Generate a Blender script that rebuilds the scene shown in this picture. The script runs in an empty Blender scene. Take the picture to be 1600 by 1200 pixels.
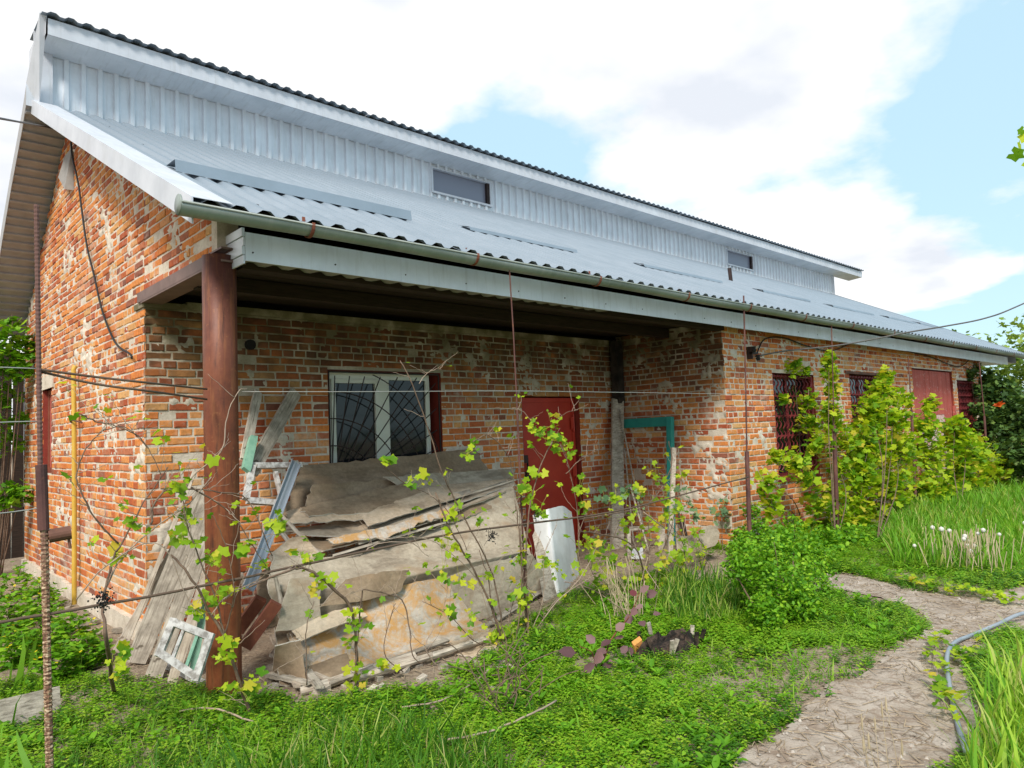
import bpy, math, random
import numpy as np
from mathutils import Vector, Matrix
random.seed(7); RNG = np.random.default_rng(7)
S = bpy.context.scene
COL = S.collection
# ------------------------------------------------------------------ camera
FPX, YAW, PIT, ROL = 1117.3, math.radians(46.856), math.radians(3.861), math.radians(2.284)
CAM = Vector((-1.892, -6.648, 1.644))
fw = Vector((math.cos(YAW)*math.cos(PIT), math.sin(YAW)*math.cos(PIT), math.sin(PIT)))
rt = Vector((math.sin(YAW), -math.cos(YAW), 0)); up = rt.cross(fw)
cd = bpy.data.cameras.new('camera'); cam = bpy.data.objects.new('camera', cd); COL.objects.link(cam)
RIGHT = rt*math.cos(ROL) - up*math.sin(ROL); UPV = rt*math.sin(ROL) + up*math.cos(ROL)
M = Matrix((RIGHT, UPV, -fw)).transposed().to_4x4(); M.translation = CAM
cam.matrix_world = M
cd.sensor_fit = 'HORIZONTAL'; cd.sensor_width = 36; cd.lens = FPX/1600*36
cd.clip_start = .05; cd.clip_end = 800
S.camera = cam
def ray(u, v):
    a, b = u-800, 600-v
    return RIGHT*(a/FPX) + UPV*(b/FPX) + fw
def at(u, v, x=None, y=None, z=None):
    """world point on the given plane seen at photo pixel u, v (used as a tape measure)"""
    d = ray(u, v)
    t = (x-CAM.x)/d.x if x is not None else (y-CAM.y)/d.y if y is not None else (z-CAM.z)/d.z
    return CAM + d*t
def proj(p):
    d = Vector(p)-CAM; f = d.dot(fw)
    return 800+FPX*d.dot(RIGHT)/f, 600-FPX*d.dot(UPV)/f, f
# ------------------------------------------------------------------ light
SUN = Vector((-.62, -.50, .78)).normalized()
W = bpy.data.worlds.new('World'); S.world = W; W.use_nodes = True
nt = W.node_tree; nt.nodes.clear()
def N(t, typ, **k):
    n = t.nodes.new(typ)
    for a, b in k.items(): setattr(n, a, b)
    return n
out = N(nt, 'ShaderNodeOutputWorld'); bg = N(nt, 'ShaderNodeBackground'); bg.inputs[1].default_value = .1
sky = N(nt, 'ShaderNodeTexSky', sky_type='NISHITA', sun_disc=False)
sky.sun_elevation = math.asin(SUN.z); sky.sun_rotation = math.atan2(SUN.x, SUN.y); sky.air_density = 1.0; sky.dust_density = .8; sky.ozone_density = 1.6
tc = N(nt, 'ShaderNodeTexCoord')
sx = N(nt, 'ShaderNodeSeparateXYZ'); nt.links.new(tc.outputs['Generated'], sx.inputs[0])
def wm(op, a, b, clamp=False):
    m = N(nt, 'ShaderNodeMath', operation=op, use_clamp=clamp)
    for i, q in enumerate((a, b)):
        if q is None: continue
        if isinstance(q, (int, float)): m.inputs[i].default_value = q
        else: nt.links.new(q, m.inputs[i])
    return m.outputs[0]
zz = wm('ADD', wm('MAXIMUM', sx.outputs[2], 0.0), .22)
cx_ = N(nt, 'ShaderNodeCombineXYZ')
nt.links.new(wm('DIVIDE', sx.outputs[0], zz), cx_.inputs[0]); nt.links.new(wm('DIVIDE', sx.outputs[1], zz), cx_.inputs[1])
mp = N(nt, 'ShaderNodeMapping'); mp.inputs['Location'].default_value = (3.7, 1.3, 0); nt.links.new(cx_.outputs[0], mp.inputs[0])
n1 = N(nt, 'ShaderNodeTexNoise'); n1.inputs['Scale'].default_value = 1.15; n1.inputs['Detail'].default_value = 7; n1.inputs['Roughness'].default_value = .52
nt.links.new(mp.outputs[0], n1.inputs[0])
n2 = N(nt, 'ShaderNodeTexNoise'); n2.inputs['Scale'].default_value = 2.1; n2.inputs['Detail'].default_value = 5; nt.links.new(mp.outputs[0], n2.inputs[0])
cr = N(nt, 'ShaderNodeValToRGB'); cr.color_ramp.elements[0].position = .42; cr.color_ramp.elements[1].position = .49
gd_ = N(nt, 'ShaderNodeVectorMath', operation='DOT_PRODUCT'); nt.links.new(tc.outputs['Generated'], gd_.inputs[0]); gd_.inputs[1].default_value = (.73, -.68, .25)
nt.links.new(wm('SUBTRACT', n1.outputs[0], wm('MULTIPLY', wm('SUBTRACT', gd_.outputs['Value'], .15), .20)), cr.inputs[0])
cc = N(nt, 'ShaderNodeValToRGB'); cc.color_ramp.elements[0].position = .34; cc.color_ramp.elements[1].position = .50
cc.color_ramp.elements[0].color = (.74, .78, .85, 1); cc.color_ramp.elements[1].color = (1, 1, 1, 1); nt.links.new(n2.outputs[0], cc.inputs[0])
cl = N(nt, 'ShaderNodeVectorMath', operation='SCALE'); cl.inputs['Scale'].default_value = 11.0; nt.links.new(cc.outputs[0], cl.inputs[0])
sk = N(nt, 'ShaderNodeVectorMath', operation='SCALE'); sk.inputs['Scale'].default_value = 1.5; nt.links.new(sky.outputs[0], sk.inputs[0])
# thin high veil that pales the blue
vl = N(nt, 'ShaderNodeMixRGB'); vl.inputs[0].default_value = .74; nt.links.new(sk.outputs[0], vl.inputs[1]); vl.inputs[2].default_value = (6.7, 9.7, 11.1, 1)
mx = N(nt, 'ShaderNodeMixRGB'); nt.links.new(cr.outputs[0], mx.inputs[0]); nt.links.new(vl.outputs[0], mx.inputs[1]); nt.links.new(cl.outputs[0], mx.inputs[2])
nt.links.new(mx.outputs[0], bg.inputs[0]); nt.links.new(bg.outputs[0], out.inputs[0])
sl = bpy.data.lights.new('sun', 'SUN'); so = bpy.data.objects.new('sun', sl); COL.objects.link(so)
sl.energy = 4.0; sl.angle = math.radians(13); sl.color = (1, .94, .84); so.rotation_euler = SUN.to_track_quat('Z', 'Y').to_euler()
S.view_settings.view_transform = 'Standard'; S.view_settings.look = 'None'; S.view_settings.exposure = .05; S.view_settings.gamma = 1
try: S.view_settings.use_curve_mapping = False
except Exception: pass
# ------------------------------------------------------------------ helpers
def tag(o, label=None, cat=None, group=None, kind=None):
    if label: o['label'] = label
    if cat: o['category'] = cat
    if group: o['group'] = group
    if kind: o['kind'] = kind
    return o
def empty(name, loc, label, cat, group=None):
    o = bpy.data.objects.new(name, None); o.empty_display_size = .1; COL.objects.link(o); o.location = loc
    return tag(o, label, cat, group)
def link(name, me, parent=None):
    o = bpy.data.objects.new(name, me); COL.objects.link(o)
    if parent is not None:
        o.parent = parent
        # geometry is written in world space: undo the parents' offsets
        q = parent; off = Vector((0, 0, 0))
        while q is not None: off += Vector(q.location); q = q.parent
        o.location = -off
    return o
class MB:
    def __init__(s): s.v = []; s.f = []; s.r = []; s.cur = 0.5
    def add(s, vs, fs):
        b = len(s.v); s.v += [tuple(p) for p in vs]; s.r += [s.cur]*len(vs)
        s.f += [tuple(i+b for i in f) for f in fs]
    def box(s, lo, hi):
        x0, y0, z0 = lo; x1, y1, z1 = hi
        s.add([(x0,y0,z0),(x1,y0,z0),(x1,y1,z0),(x0,y1,z0),(x0,y0,z1),(x1,y0,z1),(x1,y1,z1),(x0,y1,z1)],
              [(3,2,1,0),(4,5,6,7),(0,1,5,4),(1,2,6,5),(2,3,7,6),(3,0,4,7)])
    def obox(s, c, ax, ay, az):
        """box with centre c and half-axis vectors"""
        c, ax, ay, az = map(Vector, (c, ax, ay, az))
        vs = [c+ax*i+ay*j+az*k for k in (-1,1) for i, j in ((-1,-1),(1,-1),(1,1),(-1,1))]
        s.add(vs, [(3,2,1,0),(4,5,6,7),(0,1,5,4),(1,2,6,5),(2,3,7,6),(3,0,4,7)])
    def bar(s, p0, p1, w, t, hint=(0, -1, 0), ext=0):
        """plank from p0 to p1, width w, thickness t, its broad face turned to hint"""
        p0, p1, h = Vector(p0), Vector(p1), Vector(hint)
        d = (p1-p0); L = d.length; d.normalize(); side = d.cross(h).normalized(); nrm = side.cross(d)
        s.obox((p0+p1)/2, d*(L/2+ext), side*w/2, nrm*t/2)
    def tube(s, pts, rad, n=6, cap=True, wob=0):
        pts = [Vector(p) for p in pts]; m = len(pts)
        if not hasattr(rad, '__len__'): rad = [rad]*m
        b = len(s.v); prev = None
        for i, p in enumerate(pts):
            d = (pts[min(i+1, m-1)]-pts[max(i-1, 0)]).normalized()
            if prev is None: a = d.orthogonal().normalized()
            else: a = (prev-d*prev.dot(d)); a = a.normalized() if a.length > 1e-6 else d.orthogonal().normalized()
            prev = a; c = d.cross(a)
            for k in range(n):
                t = 2*math.pi*k/n; rr = rad[i]*(1+random.uniform(-wob, wob))
                s.v.append(tuple(p+(a*math.cos(t)+c*math.sin(t))*rr)); s.r.append(s.cur)
        for i in range(m-1):
            for k in range(n):
                k2 = (k+1) % n
                s.f.append((b+i*n+k, b+i*n+k2, b+(i+1)*n+k2, b+(i+1)*n+k))
        if cap:
            s.f.append(tuple(b+k for k in reversed(range(n)))); s.f.append(tuple(b+(m-1)*n+k for k in range(n)))
    def mesh(s, name, mat=None, smooth=False):
        me = bpy.data.meshes.new(name); me.from_pydata(s.v, [], s.f)
        at_ = me.attributes.new('rnd', 'FLOAT', 'POINT'); at_.data.foreach_set('value', s.r)
        if mat: me.materials.append(mat)
        if smooth: me.polygons.foreach_set('use_smooth', [True]*len(me.polygons))
        me.update(); return me
    def build(s, name, mat, parent=None, smooth=False): return link(name, s.mesh(name, mat, smooth), parent)
def np_mesh(name, V, Fq, mat, rnd=None, smooth=False):
    """V (n,3), Fq (m,k) -> mesh, fast"""
    me = bpy.data.meshes.new(name); n, (m, k) = len(V), Fq.shape
    me.vertices.add(n); me.vertices.foreach_set('co', V.astype(np.float32).ravel())
    me.loops.add(m*k); me.loops.foreach_set('vertex_index', Fq.astype(np.int32).ravel())
    me.polygons.add(m); me.polygons.foreach_set('loop_start', np.arange(0, m*k, k, dtype=np.int32))
    try: me.polygons.foreach_set('loop_total', np.full(m, k, dtype=np.int32))
    except Exception: pass
    if rnd is not None:
        a = me.attributes.new('rnd', 'FLOAT', 'POINT'); a.data.foreach_set('value', rnd.astype(np.float32))
    if smooth: me.polygons.foreach_set('use_smooth', np.ones(m, dtype=bool))
    me.materials.append(mat); me.update(calc_edges=True); me.validate(); return me
def scatter(name, tv, tf, pos, rot, scl, mat, parent=None, rnd=None, kind='stuff'):
    """template verts tv (a,3), faces tf (b,k), at pos (n,3) with rotation matrices rot (n,3,3) and scale (n,) or (n,3)"""
    pos = np.asarray(pos); n = len(pos); a = len(tv)
    scl = np.asarray(scl, float); scl = scl[:, None]*np.ones(3) if scl.ndim == 1 else scl
    P = np.einsum('nij,naj->nai', rot, tv[None]*scl[:, None, :])+pos[:, None, :]
    Fx = (tf[None]+(np.arange(n)*a)[:, None, None]).reshape(-1, tf.shape[1])
    r = np.repeat(RNG.random(n) if rnd is None else rnd, a)
    o = link(name, np_mesh(name, P.reshape(-1, 3), Fx, mat, r), parent)
    if kind: o['kind'] = kind
    return o
def rots(n, tilt=1.0, up_bias=True):
    """random orientations: yaw free, tilt up to `tilt` radians from level"""
    a = RNG.random(n)*2*np.pi; t = RNG.random(n)*tilt; b = RNG.random(n)*2*np.pi
    ca, sa, ct, st, cb, sb = np.cos(a), np.sin(a), np.cos(t), np.sin(t), np.cos(b), np.sin(b)
    Z = np.zeros(n); O = np.ones(n)
    Ra = np.stack([np.stack([ca,-sa,Z],1), np.stack([sa,ca,Z],1), np.stack([Z,Z,O],1)],1)
    Rt = np.stack([np.stack([O,Z,Z],1), np.stack([Z,ct,-st],1), np.stack([Z,st,ct],1)],1)
    Rb = np.stack([np.stack([cb,-sb,Z],1), np.stack([sb,cb,Z],1), np.stack([Z,Z,O],1)],1)
    return Ra@Rt@Rb
def vnoise(x, y, seed=0):
    xi, yi = np.floor(x).astype(np.int64), np.floor(y).astype(np.int64); xf, yf = x-xi, y-yi
    def h(a, b):
        k = (a*374761393+b*668265263+seed*974711) & 0xffffffff
        k = ((k ^ (k >> 13))*1274126177) & 0xffffffff
        return ((k ^ (k >> 16)) & 0xffff)/65535.0
    u, v = xf*xf*(3-2*xf), yf*yf*(3-2*yf)
    return (h(xi,yi)*(1-u)+h(xi+1,yi)*u)*(1-v)+(h(xi,yi+1)*(1-u)+h(xi+1,yi+1)*u)*v
def fbm(x, y, seed=0, o=4):
    s, a, t = 0, .5, 0
    for i in range(o): s = s+a*vnoise(x*2**i, y*2**i, seed+i*17); t += a; a *= .5
    return s/t
def curve(pts, k=5, jit=0):
    """smooth line through points"""
    P = [Vector(p) for p in pts]; P = [P[0]*2-P[1]]+P+[P[-1]*2-P[-2]]; o = []
    for i in range(1, len(P)-2):
        for j in range(k):
            t = j/k
            o.append(.5*((2*P[i])+(P[i+1]-P[i-1])*t+(2*P[i-1]-5*P[i]+4*P[i+1]-P[i+2])*t*t+(3*P[i]-P[i-1]-3*P[i+1]+P[i+2])*t**3))
    o.append(P[-2])
    if jit: o = [p+Vector([random.uniform(-jit, jit) for _ in range(3)]) for p in o]
    return o
def inpoly(x, y, poly):
    x = np.asarray(x, float); y = np.asarray(y, float); r = np.zeros(x.shape, bool); n = len(poly)
    for i in range(n):
        (x0, y0), (x1, y1) = poly[i], poly[(i+1) % n]
        c = ((y0 > y) != (y1 > y)) & (x < (x1-x0)*(y-y0)/((y1-y0) or 1e-9)+x0); r ^= c
    return r
# ------------------------------------------------------------------ materials
class Mt:
    def __init__(s, name, rough=.8, spec=.3, metal=0):
        s.m = bpy.data.materials.new(name); s.m.use_nodes = True; s.t = s.m.node_tree; s.b = s.t.nodes['Principled BSDF']
        s.b.inputs['Roughness'].default_value = rough; s.b.inputs['Metallic'].default_value = metal
        s.b.inputs['Specular IOR Level'].default_value = spec; s.co = None
    def L(s, a, b): s.t.links.new(a, b)
    def coord(s):
        if not s.co:
            g = N(s.t, 'ShaderNodeNewGeometry'); s.co = g.outputs['Position']
        return s.co
    def scaled(s, v):
        m = N(s.t, 'ShaderNodeMapping'); s.L(s.coord(), m.inputs[0]); m.inputs['Scale'].default_value = v; return m.outputs[0]
    def noise(s, scale, detail=4, rough=.55, vec=None, dist=0):
        n = N(s.t, 'ShaderNodeTexNoise'); n.inputs['Scale'].default_value = scale; n.inputs['Detail'].default_value = detail
        n.inputs['Roughness'].default_value = rough; n.inputs['Distortion'].default_value = dist
        s.L(vec or s.coord(), n.inputs[0]); return n.outputs[0]
    def ramp(s, fac, stops, interp='LINEAR'):
        r = N(s.t, 'ShaderNodeValToRGB'); r.color_ramp.interpolation = interp; e = r.color_ramp.elements
        while len(e) < len(stops): e.new(.5)
        for k, (p, c) in enumerate(stops):
            e[k].position = p; e[k].color = (*c, 1) if hasattr(c, '__len__') else (c, c, c, 1)
        s.L(fac, r.inputs[0]); return r.outputs[0]
    def mix(s, fac, a, b, mode='MIX'):
        m = N(s.t, 'ShaderNodeMixRGB', blend_type=mode)
        for i, q in enumerate((fac, a, b)):
            if isinstance(q, (int, float)): m.inputs[i].default_value = q if i == 0 else (q, q, q, 1)
            elif isinstance(q, tuple): m.inputs[i].default_value = (*q, 1)
            else: s.L(q, m.inputs[i])
        return m.outputs[0]
    def math(s, op, a, b=0, clamp=True):
        m = N(s.t, 'ShaderNodeMath', operation=op, use_clamp=clamp)
        for i, q in enumerate((a, b)):
            if isinstance(q, (int, float)): m.inputs[i].default_value = q
            else: s.L(q, m.inputs[i])
        return m.outputs[0]
    def attr(s, name='rnd'):
        n = N(s.t, 'ShaderNodeAttribute'); n.attribute_name = name; return n.outputs['Fac']
    def objr(s): return N(s.t, 'ShaderNodeObjectInfo').outputs['Random']
    def col(s, c): s.L(c, s.b.inputs['Base Color']) if not isinstance(c, tuple) else setattr(s.b.inputs['Base Color'], 'default_value', (*c, 1)); return s
    def bump(s, h, strength=.4, dist=.01):
        b = N(s.t, 'ShaderNodeBump'); b.inputs['Strength'].default_value = strength; b.inputs['Distance'].default_value = dist
        s.L(h, b.inputs['Height']); s.L(b.outputs[0], s.b.inputs['Normal']); return s
# brick: colour of each piece comes from its own number; lime bloom is a stain; mossy porch bricks also have shade painted in
MORTAR = (.60, .535, .45)
def brick_mat(name, moss_shade):
    a = Mt(name, .92, .15); r = a.attr()
    base = a.ramp(r, [(0, (.36,.085,.04)), (.2, (.48,.14,.05)), (.4, (.62,.215,.06)), (.66, (.60,.26,.09)), (.80, (.60,.35,.15)), (.88, (.52,.18,.09)), (1, (.22,.085,.06))])
    mott = a.noise(28, 5, .65); base = a.mix(.75, base, a.ramp(mott, [(.25, .55), (.5, 1.0), (.78, 1.3)]), 'MULTIPLY')
    pit = a.noise(75, 3, .6); base = a.mix(a.ramp(pit, [(.62, 0), (.72, .7)]), base, (.22,.13,.09))
    bl = a.math('ADD', a.math('MULTIPLY', a.noise(1.7, 5, .62, dist=.5), .62), a.math('MULTIPLY', a.noise(17, 4, .6), .38))
    base = a.mix(a.ramp(bl, [(.53, 0), (.58, .22), (.67, .65)]), base, (.56,.49,.42))
    if moss_shade:
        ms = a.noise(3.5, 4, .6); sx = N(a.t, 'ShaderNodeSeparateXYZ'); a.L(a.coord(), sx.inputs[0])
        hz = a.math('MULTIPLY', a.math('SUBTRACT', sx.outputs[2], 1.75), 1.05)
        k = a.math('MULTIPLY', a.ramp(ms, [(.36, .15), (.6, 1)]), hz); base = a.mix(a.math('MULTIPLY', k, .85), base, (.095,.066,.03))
        k2 = a.math('MULTIPLY', a.ramp(a.noise(5, 3), [(.3, .35), (.6, 1)]), a.math('MULTIPLY', a.math('SUBTRACT', sx.outputs[2], 1.8), 1.3)); base = a.mix(a.math('MULTIPLY', k2, .85), base, (.05,.028,.018))  # porch shade painted into the brick, darker towards the ceiling
    a.col(base); a.bump(a.mix(.5, mott, pit), .55, .006); return a.m
def mortar_mat(name, moss_shade):
    a = Mt(name, .95, .1); n = a.noise(7, 6, .62)
    c = a.ramp(n, [(.28, (.46,.40,.33)), (.48, MORTAR), (.7, (.72,.66,.57))])
    c = a.mix(a.ramp(a.noise(60, 3), [(.3, .3), (.55, 0)]), c, (.30,.24,.19))
    if moss_shade:
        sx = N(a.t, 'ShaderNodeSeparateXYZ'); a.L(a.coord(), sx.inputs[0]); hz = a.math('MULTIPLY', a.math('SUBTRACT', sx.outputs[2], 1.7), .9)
        c = a.mix(a.math('MULTIPLY', hz, a.ramp(a.noise(3.1, 4), [(.3, .35), (.55, 1)])), c, (.105,.09,.04))  # mossy stain plus painted porch shade, deepening with height
    a.col(c); a.bump(a.noise(45, 5), .6, .008); return a.m
M_brick = brick_mat('brick_clay', False); M_brick_moss_shade = brick_mat('brick_clay_moss_shade', True)
M_mort = mortar_mat('lime_mortar', False); M_mort_moss_shade = mortar_mat('lime_mortar_moss_shade', True)
def simple(name, c0, c1, rough=.7, metal=0, sc=6, det=5, spec=.3, bump=.25, bs=40, stops=(.3, .7), stretch=None):
    a = Mt(name, rough, spec, metal); v = a.scaled(stretch) if stretch else None
    a.col(a.ramp(a.noise(sc, det, .6, vec=v), [(stops[0], c0), (stops[1], c1)]))
    if bump: a.bump(a.noise(bs, 4, .6, vec=v), bump, .004)
    return a
def zinc(name, c0, c1, rough=.42, metal=.35, streak=.35):
    a = Mt(name, rough, .5, metal); n = a.noise(2.2, 6, .65); c = a.ramp(n, [(.3, c0), (.65, c1)])
    st = a.noise(3.0, 4, .6, vec=a.scaled((9, 1, .7))); c = a.mix(a.ramp(st, [(.52, 0), (.75, streak)]), c, (.36,.37,.37))
    a.col(c); a.L(a.ramp(n, [(.3, rough+.12), (.7, rough-.06)]), a.b.inputs['Roughness']); return a.m
M_zinc = zinc('zinc_sheet', (.58,.635,.70), (.72,.77,.84), .38, .15)
M_zincroof = zinc('zinc_roof', (.235,.29,.345), (.295,.35,.41), .38, .4, .0)
M_trim = zinc('white_zinc_trim', (.48,.51,.57), (.60,.63,.69), .45, .15)
M_soff = simple('grey_soffit', (.24,.23,.22), (.34,.33,.32), .6, .1).m
M_brownsheet = simple('brown_soffit_sheet', (.30,.30,.305), (.39,.385,.39), .5, .15, bump=0).m
M_gut = zinc('gutter_grey_green', (.165,.205,.19), (.25,.295,.28), .42, .1)
M_dark = simple('dark_void', (.008,.007,.006), (.015,.013,.012), .9, bump=0).m
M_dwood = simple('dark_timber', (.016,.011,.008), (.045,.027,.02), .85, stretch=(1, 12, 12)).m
def rusty(name, a0, a1, a2, rough=.75):
    a = Mt(name, rough, .3, .1); n = a.noise(4, 6, .68); c = a.ramp(n, [(.3, a0), (.5, a1), (.72, a2)])
    c = a.mix(a.ramp(a.noise(30, 4), [(.6, 0), (.75, .6)]), c, (.30,.12,.05)); a.col(c); a.bump(a.noise(60, 4), .35, .003); return a.m
def colmat():
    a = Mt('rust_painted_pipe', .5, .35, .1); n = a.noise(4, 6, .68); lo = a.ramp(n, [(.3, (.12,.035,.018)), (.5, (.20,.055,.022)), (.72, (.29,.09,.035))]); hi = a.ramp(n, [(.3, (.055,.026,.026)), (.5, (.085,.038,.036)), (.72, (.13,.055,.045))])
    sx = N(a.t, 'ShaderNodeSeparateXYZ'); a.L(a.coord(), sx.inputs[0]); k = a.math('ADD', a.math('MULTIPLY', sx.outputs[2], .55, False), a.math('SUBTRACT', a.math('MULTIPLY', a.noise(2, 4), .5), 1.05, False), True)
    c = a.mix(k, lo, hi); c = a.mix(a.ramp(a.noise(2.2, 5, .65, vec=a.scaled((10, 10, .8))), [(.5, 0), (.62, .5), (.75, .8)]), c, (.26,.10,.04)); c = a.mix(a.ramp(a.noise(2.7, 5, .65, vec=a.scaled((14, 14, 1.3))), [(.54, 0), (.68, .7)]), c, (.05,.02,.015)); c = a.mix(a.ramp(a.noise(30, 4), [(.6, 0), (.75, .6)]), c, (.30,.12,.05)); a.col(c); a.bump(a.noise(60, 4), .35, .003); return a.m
M_col = colmat()
M_rust = rusty('rust_brown', (.09,.045,.035), (.15,.07,.05), (.24,.12,.08))
M_rustred = rusty('rust_red_tube', (.14,.045,.03), (.20,.065,.04), (.27,.10,.06))
M_rod = rusty('rust_purple_rod', (.07,.035,.035), (.12,.055,.05), (.19,.09,.07))
a = Mt('flaky_rebar', .9, .2); c = a.ramp(a.noise(55, 3, .6, vec=a.scaled((1, 1, 2.2))), [(.4, (.12,.06,.045)), (.52, (.26,.15,.09)), (.62, (.55,.43,.30))])
sx = N(a.t, 'ShaderNodeSeparateXYZ'); a.L(a.coord(), sx.inputs[0])
a.col(a.mix(a.math('MULTIPLY', a.math('SUBTRACT', sx.outputs[2], .95), 1.6), c, (.15,.085,.075))); M_rebar = a.m
M_beam = simple('purple_brown_steel', (.13,.08,.07), (.20,.13,.115), .55, .1, spec=.4).m
M_pvc = simple('white_plastic_frame', (.60,.63,.56), (.72,.74,.68), .35, bump=0, sc=3).m
M_reveal = simple('red_painted_reveal', (.20,.03,.02), (.28,.05,.035), .7).m
M_grille = simple('black_grille', (.015,.012,.012), (.05,.03,.028), .6).m
M_redgrille = simple('maroon_grille', (.13,.018,.022), (.21,.035,.04), .5).m
a = Mt('red_door_paint', .42, .4); c = a.ramp(a.noise(3, 5, .6), [(.3, (.37,.026,.014)), (.7, (.47,.046,.024))]); a.col(a.mix(a.ramp(a.noise(40, 3), [(.66, 0), (.74, .6)]), c, (.5,.16,.1))); M_door = a.m
a = Mt('faded_red_planks', .75, .25); c = a.ramp(a.noise(5, 5, .6, vec=a.scaled((6, 1, .6))), [(.3, (.36,.075,.06)), (.7, (.50,.125,.10))])
c = a.mix(.6, c, a.ramp(a.attr(), [(0, .75), (1, 1.25)]), 'MULTIPLY'); a.col(a.mix(a.ramp(a.noise(16, 5, .7), [(.58, 0), (.66, .6)]), c, (.55,.36,.33))); a.bump(a.noise(30, 4, vec=a.scaled((8, 1, 1))), .4, .004); M_redplank = a.m
a = Mt('peeled_pink', .85, .2); a.col(a.ramp(a.noise(18, 6, .7), [(.38, (.42,.16,.13)), (.5, (.60,.44,.41)), (.7, (.72,.62,.60))])); M_pink = a.m
def glass(name, c, r=.06):
    a = Mt(name, r, .5); a.col(c); return a.m
M_pane = glass('dark_window_glass', (.012,.014,.016), .05); M_pane.node_tree.nodes['Principled BSDF'].inputs['Specular IOR Level'].default_value = .45; M_pane_up = glass('grey_clerestory_glass', (.20,.22,.29), .3)
def plankm(name, c0, c1, c2, dk=(.10,.08,.06)):
    a = Mt(name, .88, .2); a.co = N(a.t, 'ShaderNodeTexCoord').outputs['Object']; d = a.math('ADD', a.noise(9, 6, .65), a.math('MULTIPLY', a.math('SUBTRACT', a.attr(), .5, False), .25, False), False)
    c = a.ramp(d, [(.3, c0), (.5, c1), (.72, c2)]); g = a.noise(9, 6, .65, vec=a.scaled((.45, 7, 7)))
    c = a.mix(a.ramp(g, [(.44, 0), (.56, .35), (.68, .8)]), c, dk); kn = a.noise(13, 2, .5); c = a.mix(a.ramp(kn, [(.70, 0), (.75, .85)]), c, dk)
    a.col(c); a.bump(g, .5, .005); return a.m
M_board = plankm('weathered_grey_board', (.27,.235,.195), (.43,.38,.32), (.60,.54,.46))
M_boardlt = plankm('pale_split_wood', (.36,.30,.24), (.50,.43,.35), (.62,.56,.48), (.2,.15,.12))
M_bluewood = simple('flaky_white_paint_wood', (.27,.25,.235), (.56,.55,.54), .85, sc=22, stops=(.38, .56)).m
M_greenp = simple('mint_painted_wood', (.16,.34,.25), (.26,.46,.35), .7, sc=20).m
M_teal = simple('teal_painted_wood', (.02,.23,.22), (.035,.33,.30), .5, sc=9).m
M_stud = Mt('galvanised_stud', .35, .5, .55).col((.55,.62,.70)).m
M_white = simple('white_plastic_sheet', (.50,.51,.51), (.70,.72,.74), .5, sc=4, bump=.1).m
def sheetm(name, c0, c1, lich=False):
    a = Mt(name, .85, .2); n = a.noise(4, 6, .62); c = a.ramp(n, [(.3, c0), (.7, c1)])
    c = a.mix(.7, c, a.ramp(a.noise(26, 6, .75), [(.3, .62), (.7, 1.2)]), 'MULTIPLY'); c = a.mix(a.ramp(a.noise(3, 6, .7, vec=a.scaled((1, 1, 5))), [(.5, 0), (.66, .5)]), c, (.13,.095,.065))
    c = a.mix(a.ramp(a.noise(2.6, 5, .6, dist=.8), [(.56, 0), (.68, .55)]), c, (.30,.20,.12))
    if lich: c = a.mix(a.ramp(a.noise(5.5, 6, .72, dist=1.2), [(.42, 0), (.50, .45), (.60, .9)]), c, (.50,.27,.085)); c = a.mix(a.ramp(a.noise(24, 4, .7), [(.56, 0), (.64, .7)]), c, (.46,.40,.36))
    a.col(c); a.bump(a.noise(24, 6, .75), .7, .008); return a.m
M_sheet = sheetm('grey_fibre_cement', (.33,.275,.21), (.52,.45,.355)); M_sheetd = sheetm('brown_hardboard', (.22,.155,.10), (.36,.275,.19))
M_sheetp = sheetm('tan_plywood', (.50,.37,.25), (.62,.52,.40)); M_sheetl = sheetm('lichen_fibre_cement', (.44,.39,.33), (.58,.53,.47), True)
M_edge = simple('sheet_broken_edge', (.42,.38,.32), (.60,.55,.48), .9, sc=30).m
M_gas = simple('yellow_gas_pipe_paint', (.50,.31,.045), (.62,.42,.08), .55).m
M_cable = Mt('black_cable', .6).col((.02,.02,.022)).m
M_cableg = Mt('grey_cable', .6).col((.10,.10,.10)).m
M_wire = Mt('galvanised_wire', .5, .4, .4).col((.32,.33,.32)).m
M_wirer = Mt('rusty_wire', .8).col((.11,.075,.055)).m
M_hose = simple('grey_blue_hose', (.20,.24,.29), (.30,.34,.39), .5, sc=8).m
M_bark = simple('vine_bark', (.10,.065,.048), (.21,.145,.105), .9, sc=25).m
M_barklt = simple('pale_vine_cane', (.27,.20,.15), (.40,.31,.25), .85, sc=20).m
M_straw = simple('dry_straw', (.32,.25,.16), (.52,.43,.30), .9, sc=15).m
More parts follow.
